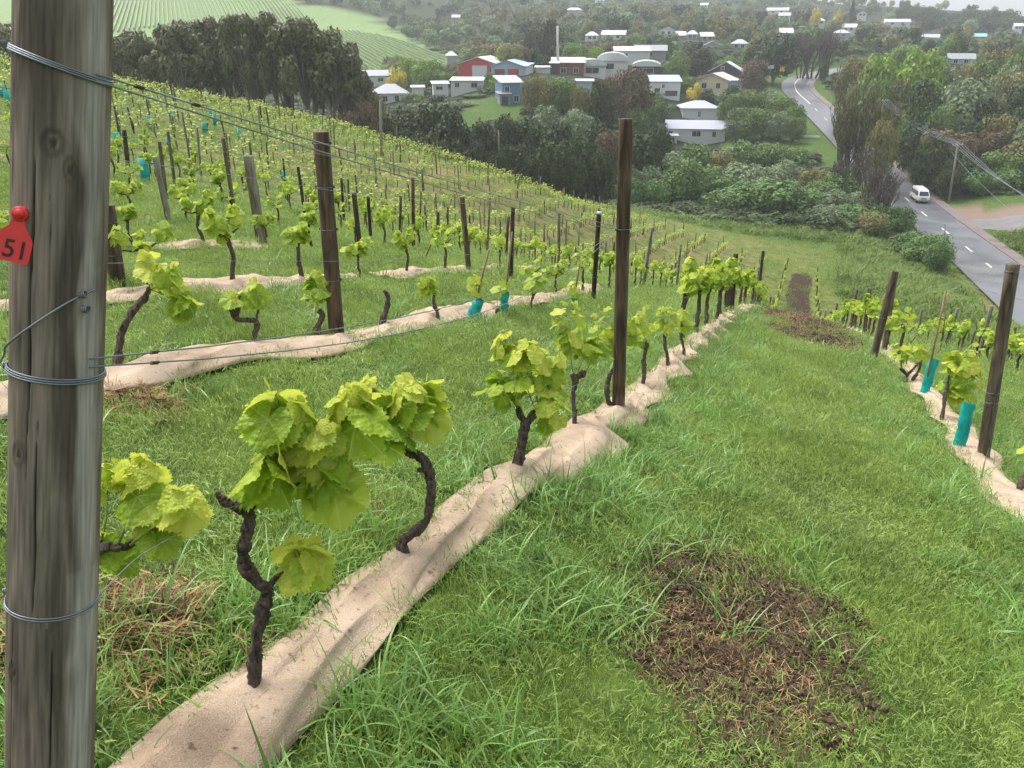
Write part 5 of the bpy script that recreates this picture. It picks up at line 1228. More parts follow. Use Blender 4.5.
# E: bushes in the gully and along the near side of the road
bs = [(690,142,130,40,'bush'),(670,150,124,44,'grey'),(740,140,140,44,'bush'),(715,150,132,40,'olive'),(765,141,142,40,'bush'),(790,146,140,36,'bush'),(785,160,134,34,'grey'),(705,165,122,50,'bush'),(742,162,128,48,'grey'),(765,165,124,50,'grey'),(600,164,118,34,'bush'),(624,162,118,36,'grey'),(648,164,119,40,'grey'),(668,168,118,40,'bush'),(690,158,120,40,'bush'),
 (745,182,113,54,'bush'),(725,188,112,40,'bush'),(775,178,112,62,'bush'),(800,188,113,44,'bush'),(820,180,118,36,'bush'),(835,190,112,38,'grey'),(856,192,112,40,'grey'),(826,204,108,34,'grey'),(850,205,108,40,'bush'),(882,204,108,40,'bush'),(900,206,108,26,'bush'),(905,230,97,34,'bush'),(925,232,92,40,'bush'),(915,240,92,34,'bush'),(935,240,88,26,'bush'),(810,168,126,30,'olive'),(838,172,122,34,'bush'),(612,172,113,26,'bush'),(585,166,116,26,'bush'),(630,176,112,30,'bush'),(655,178,113,30,'bush'),(870,212,104,30,'olive')]
for i, (px, ty, t, w, k) in enumerate(bs): T(px, ty, t, w*1.2, k, f'rounded bush in the thicket between field and road, {ordn(i)} of the thicket', 'bushes in the thicket between the field and the road', 'shrub', 'shrub')
T(852,76,137,60,'feather','tall feathery olive-brown tree standing beside the road', None)
T(838,104,136,40,'feather','shorter feathery brown tree leaning on the tall one by the road', None)
T(870,118,131,32,'olive','olive leafed lower tree under the tall feathery one by the road', None)
T(868,162,112,50,'twig','bare grey-brown branching shrub above the thicket, left of the van', None, 'shrub', 'shrub'); T(882,172,109,34,'twig','smaller bare branching shrub just left of the van', None, 'shrub', 'shrub')
T(848,150,122,40,'twig','bare twiggy shrub under the tall feathery tree', None, 'shrub', 'shrub')
# D: wooded side right of the road
DR = [(908,45,172,54,'lime'),(875,52,178,44,'lime'),(850,54,190,38,'olive'),(841,66,190,24,'olive'),(862,64,180,34,'olive'),(852,82,178,28,'grey'),(864,84,172,28,'grey'),(892,76,169,26,'olive'),(915,76,156,44,'dark'),(938,64,170,30,'grey'),(955,74,152,58,'grey'),(948,62,180,34,'olive'),(972,58,184,36,'green'),(995,62,172,40,'grey'),(998,70,165,44,'olive'),(1012,48,180,40,'green'),(985,46,195,40,'olive'),
 (908,92,148,36,'dark'),(925,102,146,34,'green'),(1012,80,150,54,'dark'),(980,96,148,44,'dark'),(1000,104,146,50,'dark'),(930,88,162,30,'olive'),(902,104,148,24,'green'),(912,120,142,40,'dark'),(940,128,138,56,'brown'),(925,132,134,36,'dark'),(955,150,132,44,'dark'),(990,112,140,42,'olive'),(985,128,138,34,'brown'),(1018,118,136,40,'grey'),(1016,140,132,50,'olive'),(1000,150,130,44,'green'),(968,156,130,40,'dark'),(975,168,128,36,'bush'),(945,168,129,26,'dark'),(1000,168,127,44,'bush'),(1024,164,127,40,'dark'),(935,152,133,34,'dark'),(918,156,136,20,'dark'),(1040,100,140,50,'dark'),(1045,150,128,50,'dark'),(965,120,143,40,'dark'),(870,76,170,24,'green'),(868,118,168,22,'dark')]
for i, (px, ty, t, w, k) in enumerate(DR):
    lab = {0: 'big bright lime-green rounded tree right of the road', 1: 'yellow-green tree touching the big lime one', 10: 'big grey-green dome tree below the blue-white house', 29: 'orange-brown round tree above the second power pole', 25: 'dark brown wide tree beside the second power pole'}.get(i, f'{dict(lime="lime", olive="olive", grey="grey-green", dark="dark", brown="brown", green="green", bush="leafy")[k]} tree, {ordn(i)} of the wood right of the road')
    T(px, ty, t, w*1.12, k, lab, 'trees of the wood right of the road')

# ------------------------------------------------------------------ buildings
HOUSES = []
def house(px, basey, t, w, d, h, rz, wall, roof, label, ridge='x', rh=1.6, kind='gable', wins=(), doors=(), over=.4, name='house', cat='house', sink=1.5, z=None):
    """w along the front, d deep; rz turns the front away from the camera; wins: (x fraction, z, width, height) on the front"""
    p = pt(px, basey, t); X, Y = p[0], p[1]; zz = p[2] if z is None else z
    az = math.atan2(Y, X)-PI/2; e = empty(name, (X, Y, zz), az+R(rz), label, cat, 'buildings of the settlement'); HOUSES.append((px, basey, t, w*FPX/t, proj((X, Y, zz+h+rh))[1]))
    m = MB(); W2, D = w/2, d
    if kind == 'gable' and ridge == 'x':
        vs = [(-W2, 0, -sink), (W2, 0, -sink), (W2, D, -sink), (-W2, D, -sink), (-W2, 0, h), (W2, 0, h), (W2, D, h), (-W2, D, h), (-W2, D/2, h+rh), (W2, D/2, h+rh)]
        m.add(vs, [(0,1,5,4),(1,2,6,9,5),(2,3,7,6),(3,0,4,8,7),(4,5,9,8),(6,7,8,9)])
    elif kind == 'gable':
        vs = [(-W2, 0, -sink), (W2, 0, -sink), (W2, D, -sink), (-W2, D, -sink), (-W2, 0, h), (W2, 0, h), (W2, D, h), (-W2, D, h), (0, 0, h+rh), (0, D, h+rh)]
        m.add(vs, [(0,1,5,8,4),(1,2,6,5),(2,3,7,9,6),(3,0,4,7),(4,8,9,7),(5,6,9,8)])
    else:
        m.box((0, D/2, (h-sink)/2), (w, D, h+sink))
    m.build('wall', M[wall], e, smooth=False)
    o = over; r = MB(); th = .14
    def slab(q):
        q = [Vector(v) for v in q]; nn = (q[1]-q[0]).cross(q[2]-q[0]).normalized(); nn = nn if nn.z > 0 else -nn; r.add([v+nn*.03 for v in q]+[v+nn*(.03+th) for v in q], [(0,1,2,3)[::-1],(4,5,6,7),(0,1,5,4),(1,2,6,5),(2,3,7,6),(3,0,4,7)])
    if kind == 'gable' and ridge == 'x':
        k = rh/(D/2); slab([(-W2-o, -o, h-o*k), (W2+o, -o, h-o*k), (W2+o, D/2, h+rh), (-W2-o, D/2, h+rh)]); slab([(W2+o, D+o, h-o*k), (-W2-o, D+o, h-o*k), (-W2-o, D/2, h+rh), (W2+o, D/2, h+rh)])
    elif kind == 'gable':
        k = rh/W2; slab([(-W2-o, -o, h-o*k), (-W2-o, D+o, h-o*k), (0, D+o, h+rh), (0, -o, h+rh)]); slab([(W2+o, D+o, h-o*k), (W2+o, -o, h-o*k), (0, -o, h+rh), (0, D+o, h+rh)])
    elif kind == 'hip':
        q = min(D/2, W2*.7); A_ = [(-W2-o, -o, h), (W2+o, -o, h), (W2+o, D+o, h), (-W2-o, D+o, h), (-W2+q, D/2, h+rh), (W2-q, D/2, h+rh)]
        r.add([(x_, y_, z_+.03) for x_, y_, z_ in A_], [(0,1,5,4),(1,2,5),(2,3,4,5),(3,0,4),(3,2,1,0)])
    elif kind == 'mono':
        slab([(-W2-o, -o, h-.0), (W2+o, -o, h), (W2+o, D+o, h+rh), (-W2-o, D+o, h+rh)])
        r.add([(-W2, D, h), (W2, D, h), (W2, D, h+rh), (-W2, D, h+rh)], [(0, 1, 2, 3)])
    elif kind == 'curve':
        n = 8; vs = []
        for i in range(n+1):
            a = PI*i/n; vs += [(-W2*1.08*math.cos(a), -o, h+rh*math.sin(a)), (-W2*1.08*math.cos(a), D+o, h+rh*math.sin(a))]
        r.add(vs, [(2*i, 2*i+1, 2*i+3, 2*i+2) for i in range(n)]+[tuple(range(0, 2*n+2, 2)), tuple(range(1, 2*n+2, 2))])
    r.build('roof', M[roof], e, smooth=False)
    for (fx, z0, ww, wh) in wins:
        cx = -W2+w*fx; f = MB(); f.box((cx, -.03, z0+wh/2), (ww+.24, .07, wh+.24)); fo = f.build('window', M['frame'], e, smooth=False)
        g_ = MB(); g_.box((cx-ww*.25-.01, -.075, z0+wh/2), (ww*.5-.06, .03, wh)); g_.box((cx+ww*.25+.01, -.075, z0+wh/2), (ww*.5-.06, .03, wh)); g_.build('pane', M['pane'], fo, smooth=False)
    for (fx, ww, wh, mt) in doors:
        cx = -W2+w*fx; f = MB(); f.box((cx, -.04, wh/2), (ww, .09, wh)); f.build('door', M[mt], e, smooth=False)
    return e
# red barn, blue garage house, and their neighbours
house(477.5, 79, 203, 9.8, 15, 3.6, -14, 'red', 'roof_white', 'bright red barn with white roof and a white roller door', ridge='y', rh=1.5, doors=((.56, 3.9, 3.2, 'white'),), over=.15, name='barn', cat='barn')
house(507, 79, 200, 8.2, 12, 3.0, -12, 'paleblue', 'roof_blue', 'pale blue garage with blue roof and two dark red doors, beside the red barn', ridge='y', rh=1.3, doors=((.27, 2.6, 2.3, 'redbrown'), (.70, 2.8, 2.4, 'red')), over=.4)
house(521, 79, 200, 2.6, 9, 2.9, -12, 'white', 'roof_blue', 'white lean-to against the right side of the blue garage', kind='mono', rh=.5, name='shed', cat='shed')
house(466.5, 91, 188, 7.4, 6, 2.2, -6, 'white', 'roof_white', 'low white flat-roofed house in front of the red barn', kind='mono', rh=.5, wins=((.2, .9, 1.0, .9), (.75, .8, 1.4, 1.0)))
house(441, 93, 192, 3.6, 4, 2.0, 5, 'white', 'roof_white', 'small white shed left of the flat-roofed house', kind='mono', rh=.4, wins=((.4, .8, 1.6, .7),), name='shed', cat='shed')
house(418, 94, 205, 3.0, 4, 1.5, 0, 'white', 'roof_white', 'tiny white shed right of the hip-roofed house', kind='mono', rh=.3, name='shed', cat='shed')
house(392, 104, 214, 8.8, 8, 2.7, 4, 'white', 'roof_grey', 'white house with grey pyramid roof and verandah, left among trees', kind='hip', rh=2.2, over=.7, wins=((.3, .7, 1.3, 1.3), (.66, .7, 1.1, 1.4)))
house(372, 84, 232, 13, 9, 2.2, 8, 'white', 'roof_grey', 'long low grey-roofed buildings left of the yellow tree', rh=1.3, wins=((.3, .7, 1.6, .9), (.7, .7, 1.6, .9)))
house(349, 92, 226, 7, 6, 2.0, 4, 'white', 'roof_lilac', 'pale roofed shed behind the right end of the gum belt', rh=1.0, name='shed', cat='shed')
house(512, 105, 170, 4.3, 8, 4.4, 12, 'blue', 'roof_blue', 'two-storey blue house with pale blue roof above the lawn', kind='mono', rh=1.0, wins=((.25, 2.7, .9, 1.0), (.72, .7, 1.0, 1.2)), doors=((.25, .9, 1.9, 'door_dark'),), over=.5)
house(505, 105.5, 168, 2.2, 3, 2.2, 12, 'grey', 'roof_grey', 'dark open lean-to on the left of the blue house', kind='mono', rh=.3, doors=((.5, 1.4, 1.8, 'door_dark'),), name='shed', cat='shed')
house(543, 76, 208, 3.8, 5, 2.0, 0, 'white', 'roof_white', 'white container-like shed right of the blue garage', kind='mono', rh=.2, name='shed', cat='shed')
house(554, 76, 208, 2.0, 4, 3.0, 0, 'navy', 'roof_white', 'dark fronted shed beside the white container-like shed', kind='mono', rh=.2, name='shed', cat='shed')
house(568, 76, 215, 8.4, 8, 3.4, 0, 'redbrown', 'roof_pink', 'house with pinkish white roof and dark porch right of the mast', kind='gable', rh=1.1, wins=((.35, .8, 1.4, 1.2), (.75, .8, 1.3, 1.2)), over=.6)
house(592, 76, 216, 7.5, 9, 2.6, 6, 'white', 'roof_white', 'white curved-roof house, left of the three curved roofs', kind='curve', rh=1.7, wins=((.5, .7, 3.6, 1.4),), over=.6)
house(612, 72, 222, 8.6, 9, 2.9, 0, 'white', 'roof_white', 'large white curved-roof house, middle of the three', kind='curve', rh=2.2, wins=((.4, .8, 2.6, 1.4),), over=.6)
house(646, 76, 222, 7.8, 9, 2.5, 0, 'navy', 'roof_white', 'dark walled house under a bulging white roof, right of the three', kind='curve', rh=1.5, wins=((.5, .7, 3.8, 1.3),), over=.8)
house(632, 60, 250, 11, 8, 2.6, 6, 'white', 'roof_pink', 'white house with sloping pinkish roof behind the curved roofs', rh=1.2, wins=((.3, .7, 1.4, 1.2),))
house(650, 58, 256, 10, 8, 2.2, 0, 'grey', 'roof_grey', 'grey roofed house behind the curved roofs', rh=1.5, wins=((.5, .7, 1.4, 1),))
house(584, 92, 186, 3.8, 5, 2.3, 0, 'paleblue', 'roof_white', 'pale blue walled cabin half hidden by trees', kind='mono', rh=.2, name='cabin', cat='cabin')
house(665, 96, 206, 7.6, 6, 3.4, 8, 'white', 'roof_blue', 'white house with pale blue roof below the round dark tree', kind='mono', rh=1.3, wins=((.42, 2.0, .6, .8),), doors=((.22, 1.4, 1.9, 'door_dark'), (.7, 3.2, 1.3, 'door_dark')))
house(711, 92, 216, 9.0, 9, 3.0, -16, 'cream', 'roof_pink', 'cream gabled house with pale roof and two windows', ridge='y', rh=1.7, wins=((.27, 1.0, 1.3, 1.3), (.7, 1.0, 1.1, 1.3)), over=.6)
house(724, 86, 226, 8.6, 8, 4.0, -6, 'navy', 'roof_white', 'dark gabled house with white barge boards behind the cream one', ridge='y', rh=2.3, wins=((.5, 1.9, 1.0, 1.2), (.4, 4.4, .8, .7)), over=.5)
house(736, 90, 214, 4.4, 5, 2.3, 10, 'paleblue', 'roof_white', 'low pale annex right of the cream house', kind='mono', rh=.2, name='shed', cat='shed')
house(700, 121, 196, 8.6, 8, 3.0, 10, 'white', 'roof_lilac', 'white house under a broad lilac-grey hip roof, above the long white house', kind='hip', rh=1.5, over=.7, wins=((.46, 1.0, .6, 1.2),))
house(695, 142, 184, 13.4, 7, 2.9, 5, 'white', 'roof_lilac', 'long white single-storey house with lilac-grey roof nearest the thicket', rh=1.5, over=.3, wins=((.07, 1.4, .9, 1.0), (.51, 1.3, 1.9, 1.1), (.81, 1.2, .8, 1.2)), sink=3)
house(674, 143, 181, 1.2, 3, 1.5, 5, 'white', 'roof_white', 'small white porch at the left end of the long white house', kind='mono', rh=.1, name='shed', cat='shed')
# farther up the slope
FH = [(613,40,345,13.5,'white','roof_white','long white-roofed house high on the slope, left'),(592,41,345,7,'white','roof_white','low white annex left of the long white-roofed house'),(666,36,360,9,'white','roof_lilac','white box house with pale roof high on the slope'),(681,41,340,5,'grey','roof_white','small white gabled house right of the white box house'),(692,40,335,6,'grey','roof_blue','small pale blue-roofed house in the upper slope row'),(707,42,335,7,'grey','roof_white','white-roofed cottage above the round dark tree'),(712,52,300,9,'grey','roof_white','low house with thin white roof right of the round dark tree'),(739,50,300,8,'grey','roof_lilac','grey-roofed house left of the big dome tree'),
 (960,66,262,10.5,'paleblue','roof_grey','pale house with grey roof above the wood right of the road'),(897,26,470,19,'white','roof_white','long bright white roof near the ridge'),(934,18,520,11,'grey','roof_lilac','grey-roofed house on the ridge line'),(928,42,420,13,'grey','roof_lilac','broad grey-roofed house below the ridge'),(979,41,430,8,'grey','roof_teal','small house with teal roof below the ridge'),(996,24,500,7,'grey','roof_pink','pinkish-roofed house on the right ridge'),
 (777,14,520,18,'white','roof_white','long white-roofed house far up the central hill'),(784,20,440,8,'white','roof_lilac','small white house below the far long one'),(819,25,430,8,'white','roof_white','white gabled house behind the bare purplish trees'),(848,32,400,9,'white','roof_white','white house between the far conifer and the ridge'),(862,17,520,7,'white','roof_lilac','small lilac-roofed house far up right'),(840,38,380,10,'grey','roof_lilac','grey house behind the road bend wood'),(786,39,300,6,'grey','roof_white','small pale roof beside the big dome tree'),
 (704,8,640,8,'white','roof_white','tiny white house far up the central hill'),(574,13,600,16,'white','roof_white','pale long house in the haze on the far hill'),(600,3,700,10,'white','roof_white','pale house in the haze at the top of the hill'),(456,21,520,7,'grey','roof_lilac','tiny pale house above the dark forest'),(352,62,330,6,'white','roof_white','tiny white hut at the edge of the far vineyard'),(547,44,300,6,'white','roof_white','small white roof left of the mast'),(1018,30,480,6,'white','roof_white','tiny white house at the far right ridge'),(452,62,300,5,'grey','roof_lilac','small hut behind the red barn trees')]
for i_, (px, by, t, w, wl, rf, lb) in enumerate(FH): house(px, by, t, w*.74, 6.5, 2.2, G.uniform(-15, 15), wl, rf, lb, kind=('gable', 'hip', 'gable')[i_ % 3], ridge='xxyx'[i_ % 4] if w < 12 else 'x', rh=1.5, wins=((.3, .8, 1.2, 1.1), (.7, .8, 1.2, 1.1)) if w > 5 else (), sink=2.5)

# ------------------------------------------------------------------ scattered trees up the hills
def blocked(px, py, topy, t, wpx):
    for (hx, hb, ht, hw, htop) in HOUSES:
        if t < ht+6 and abs(px-hx) < hw/2+wpx*.42 and topy < hb-.3*(hb-htop)-1 and py > htop: return True
        if abs(t-ht) < 10 and abs(px-hx) < hw/2+wpx*.3: return True
    return False
CLEAR = [(HILLPOLY, 262, 640), ([(455,98),(525,93),(532,118),(470,132),(452,112)], 100, 200), ([(722,128),(830,124),(850,156),(720,158)], 120, 230), ([(870,140),(905,138),(905,165),(876,172)], 100, 230), ([(740,70),(778,70),(795,95),(745,90)], 100, 260)]
kinds = ['dark', 'green', 'olive', 'grey', 'dark', 'green', 'olive', 'brown', 'lime', 'green']
hillt = []
for _ in range(60000):
    if len(hillt) > 5200: break
    t = 175+ (G.random()**.8)*720; px = G.uniform(-60, 1090); X, Y, z = None, None, None
    v = FW*t+RT*((px-512)/FPX*t); X, Y = v[0], v[1]; z = None; hillt.append((t, px))
hp = np.array(hillt); TX = []
zz = np.full(len(hp), -8.0)
for _ in range(10):
    vv = (hp[:, 0]*FW[2]-zz)/(hp[:, 0]*UP[2]); P = hp[:, :1]*(FW+np.outer((hp[:, 1]-512)/FPX, RT)-vv[:, None]*UP); zz = .5*zz+.5*H(P[:, 0], P[:, 1])
v_ = (P@UP)/hp[:, 0]; pyb = 384-FPX*v_; rdd, _ = road_dist(P[:, 0], P[:, 1])
occ = {}; indiv = []; mass = []
order = np.argsort(hp[:, 0])
for i in order:
    t, px = hp[i]; py = pyb[i]; h = G.uniform(4.5, 9.5); r = h*G.uniform(.42, .62); wpx = 2*r*FPX/t; topy = py-h*FPX/t*.93
    if rdd[i] < 9+r or py < -60 or (px < 112 and px > 12 and py > 30): continue
    if t < 270 and px < 380: continue
    if t < 200 and not (380 < px < 800 and py < 118): continue
    if any(a < t < b and in_poly(px, py, po) for po, a, b in CLEAR): continue
    if blocked(px, py, topy, t, wpx): continue
    cell = (int(P[i, 0]/(5.6)), int(P[i, 1]/(5.6+max(0, t-300)/60)))
    if cell in occ: continue
    occ[cell] = 1
    if topy > -25 and len(indiv) < 300-0: indiv.append((P[i], h, r, G.choice(kinds), t))
    else: mass.append((P[i], h, r, t))
print('hill trees', len(indiv), len(mass), 'trees so far', tree_n[0])
lim = 292-tree_n[0]+10
HG = 'trees scattered among the houses and up the hazy hills'
nn = 0
for p_, h, r, k, t in indiv[:150]:
    put_tree(p_[0], p_[1], Hs(p_[0], p_[1])-.3, h, r, k, {'dark': 'one of the dark evergreen trees scattered up the hazy slopes', 'green': 'one of the mid-green trees scattered up the hazy slopes', 'olive': 'one of the olive trees scattered up the hazy slopes', 'grey': 'one of the grey-green trees scattered up the hazy slopes', 'brown': 'one of the brown trees scattered up the hazy slopes', 'lime': 'one of the lime-green trees scattered up the hazy slopes'}[k], {'dark': 'dark evergreens up the hazy slopes', 'green': 'mid-green trees up the hazy slopes', 'olive': 'olive trees up the hazy slopes', 'grey': 'grey-green trees up the hazy slopes', 'brown': 'brown trees up the hazy slopes', 'lime': 'lime-green trees up the hazy slopes'}[k])
mass += [(p_, h, r, t) for p_, h, r, k, t in indiv[150:]]
T(852-3,-2,440,16,'conifer','tall dark conifer silhouette high on the central hill', None); T(835,8,430,10,'yellow','yellow flowering tree left of the tall conifer'); T(814,7,430,12,'yellow','yellow flowering tree farther left of the tall conifer')
for (px, ty, t, w) in ((1000,8,520,40),(975,7,525,44),(950,10,530,34),(930,4,540,20),(1018,16,505,30),(988,10,515,40),(962,12,520,40),(940,16,520,34),(1040,20,500,40),(925,4,520,26),(935,8,515,26),(945,12,512,28),(957,10,510,30),(968,7,512,32),(982,7,508,34),(994,9,506,34),(1006,13,504,34),(1014,14,500,32),(1026,18,498,32),(1034,20,500,30),(905,2,540,28),(916,3,535,28),(978,12,498,34),(1001,16,495,32),(962,15,498,32)): T(px, ty+2, t, w, 'dark', 'one of the dark trees forming the skyline ridge at the right', 'dark trees forming the skyline ridge')
massP = []
for i, k in enumerate(('hill', 'hill', 'dark', 'olive', 'grey')):
    g = random.Random(900+i); V_, F_, ce = crown_arrays(g, 700, 12, .11, .62, (.3, .45)); V_[:, 2] = (V_[:, 2]-V_[:, 2].min())/(V_[:, 2].max()-V_[:, 2].min()); massP.append(npmesh('mass', V_, F_, [FOL[k]]))
k = len(mass); P = np.array([m_[0] for m_ in mass]); P[:, 2] = H(P[:, 0], P[:, 1])-.5
scatter('distant_woods', massP, P, np.stack([np.zeros(k), np.zeros(k), rng.uniform(0, 6.28, k)], 1), np.array([(m_[2]*1.1, m_[2]*1.1, m_[1]) for m_ in mass]), rng.integers(0, 5, k), label='hazy woodland covering the far hills', cat='woods')
# undergrowth that closes the floor of the woods
k = 9000; tt = 104+rng.random(k)**1.2*260; pp = rng.uniform(-40, 1080, k); zz = np.full(k, -15.)
for _ in range(10):
    vv = (tt*FW[2]-zz)/(tt*UP[2]); P = tt[:, None]*(FW+np.outer((pp-512)/FPX, RT)-vv[:, None]*UP); zz = .5*zz+.5*H(P[:, 0], P[:, 1])
pyb = 384-FPX*(P@UP)/tt; rdd, _ = road_dist(P[:, 0], P[:, 1]); keep = (rdd > 8.5)
for po, a, b in CLEAR: keep &= ~(in_poly(pp, pyb, po) & (tt > a-40) & (tt < b+20))
for (hx, hb, ht, hw, htop) in HOUSES: keep &= ~((np.abs(pp-hx) < hw/2+3) & (np.abs(tt-ht) < 16))
keep &= ~(in_poly(pp, pyb, [(925,198),(1200,185),(1200,300),(980,270)]))&(P[:, 2] < 60)
P = P[keep]; k = len(P); s = rng.uniform(.8, 2.0, k); P[:, 2] -= .3
scatter('undergrowth', massP, P, np.stack([np.zeros(k), np.zeros(k), rng.uniform(0, 6.28, k)], 1), np.stack([s*1.3, s*1.3, s], 1), rng.integers(0, 3, k), label='low undergrowth between the trees and houses', cat='undergrowth')
# rows of the far vineyard on the hillside
nr = 0
c0 = at(250, 70); 
for i in range(64):
    # rows run up and across the slope
    a = np.array(pt(60+i*6.6, 80, 300))[:2]; d = np.array([RT[0]*-.35+FW[0]*1.0, RT[1]*-.35+FW[1]*1.0]); d /= np.linalg.norm(d); seg_ = []
    for s_ in np.arange(-30, 330, 5):
        q = a+d*s_; z_ = Hs(q[0], q[1]); u_, w_, t_ = proj((q[0], q[1], z_))
        if t_ > 264 and t_ < 600 and in_poly(u_, w_, HILLPOLY) and w_ > -6 and (in_poly(u_, w_, [(228,27),(350,31),(392,38),(460,64),(460,90),(225,90)]) or in_poly(u_, w_, [(60,-8),(292,-8),(250,16),(60,40)])): seg_.append((q[0], q[1], z_))
    seg_ = [q for k_, q in enumerate(seg_)]
    if len(seg_) < 4: continue
    m = MB(); vs = []; n_ = np.array([d[1], -d[0]])
    for j, (X, Y, z_) in enumerate(seg_):
        hh = 1.25+G.uniform(-.25, .2)
        for o_, zq in ((-.42, .25), (-.30, hh), (.30, hh*.95), (.42, .25)): vs.append((X+n_[0]*o_, Y+n_[1]*o_, z_+zq))
    m.add(vs, [(j*4+q, j*4+q+1, (j+1)*4+q+1, (j+1)*4+q) for j in range(len(seg_)-1) for q in range(3)]+[(0, 1, 2, 3), tuple(len(vs)-4+q for q in (3, 2, 1, 0))])
    nr += 1; tag(m.build('vineyard_row', FOL['vrow'], smooth=False), f'green vine row, {ordn(min(nr-1, 58))} from the left on the far hillside vineyard', 'vine row', 'vine rows on the far hillside vineyard')

# ------------------------------------------------------------------ poles and power lines
def pole(basepx, toppx, r, label, arm=True, t=None, mat='pole'):
    b = Vector(at(*basepx)) if t is None else Vector(pt(basepx[0], basepx[1], t)); t0 = depth_of(b); h = (basepx[1]-toppx[1])*t0/FPX/math.cos(PITCH)*.98
    tp = Vector(pt(toppx[0], toppx[1], t0-h*math.sin(PITCH))); e = empty('utility_pole', b, 0, label, 'pole', 'power poles')
    m = MB(); m.tube([Vector((0, 0, -.5)), (tp-b)*.5, tp-b], [r, r*.85, r*.7], 10); m.build('shaft', M[mat], e)
    if arm:
        a = Vector(tp-b)-Vector((0, 0, .35)); d = Vector((RT[0], RT[1], 0))*.9+Vector((FW[0], FW[1], 0))*.45; d.normalize(); m = MB(); m.tube([a-d*1.15, a+d*1.15], .07, 6); m.build('crossarm', M[mat], e)
        for s_ in (-1.05, -.4, .4, 1.05): m = MB(); m.tube([a+d*s_+Vector((0, 0, .06)), a+d*s_+Vector((0, 0, .28))], [.06, .035], 7); m.build('insulator', M['white'], e)
        return b, tp, [b+a+d*s_+Vector((0, 0, .26)) for s_ in (-1.05, -.4, .4, 1.05)]
    return b, tp, []
_, _, I1 = pole((876, 146), (884, 99), .16, 'pale power pole left of the van, farther along the road', t=160)
_, _, I2 = pole((948.6, 203), (958, 143), .18, 'leaning pale power pole with crossarm right of the van')
pole((944, 266), (945, 224), .09, 'short bare wooden pole standing on the road bank', arm=False)
_, tp3, _ = pole((381.5, 156), (380.5, 100), .11, 'thin grey pole at the vineyard crest before the dark evergreens', arm=False)
pole((558, 62), (557.5, 26), .35, 'tall white mast among the roofs', arm=False, t=215, mat='white')
pole((499, 150), (498.5, 130), .12, 'short pale pole against the dark evergreens', arm=False, t=101)
pole((796, 131), (797.5, 104), .15, 'dark pole on the lawn beside the road', arm=False, t=176, mat='tree_bark')
LG = 'power lines strung between the poles'
end_ = [Vector(pt(1090+i*5, 236+i*7-12, 80)) for i in range(4)]
for i in range(4):
    wire('power_line', sag(I1[i], I2[i], .9), .026, M['steel'], label=f'{ordn(i)} of the four power lines between the two roadside poles', group=LG, sides=4)
    wire('power_line', sag(I2[i], end_[i], 1.0), .025, M['steel'], label=f'{ordn(i)} of the four power lines leaving the nearer roadside pole to the right', group=LG, sides=4)
wire('power_line', sag(pt(496, -20, 150), pt(557.5, 62, 214), 3.0), .06, M['door_dark'], label='single dark power line slanting down to the white mast', group=LG, sides=4)
wire('power_line', sag(I2[0]-Vector((0, 0, 1.2)), pt(1090, 262, 84), 1.2), .022, M['steel'], label='lower service line leaving the nearer roadside pole', group=LG, sides=4)
# road signs
def sign(px, by, t, w, h, ht, mat, label, legs=2):
    b = Vector(pt(px, by, t)); e = empty('road_sign', b, YAW*.0+math.atan2(b.y, b.x)-PI/2, label, 'sign'); m = MB(); m.box((0, 0, ht+h/2), (w, .06, h)); m.build('panel', M[mat], e, smooth=False)
    for s_ in ((-.35*w, .35*w) if legs == 2 else (0,)): m = MB(); m.tube([(s_, .07, -.5), (s_, .07, ht+h*.8)], .05, 6); m.build('post', M['grey'], e)
sign(781.5, 75.5, 226, 1.3, 1.25, 1.1, 'sign_yellow', 'yellow road sign on two legs at the road bend'); sign(770, 75.5, 224, 1.6, .9, 1.8, 'sign_blue', 'pale blue street sign left of the yellow sign', 1)
m = MB(); b = Vector(pt(787, 130.5, 178)); m.tube([(0, 0, -.2), (0, 0, .55), (0, 0, .7)], [.22, .2, .08], 8); tag(m.build('marker_post', M['white'], None, loc=b), 'small white marker on the lawn by the path', 'marker')

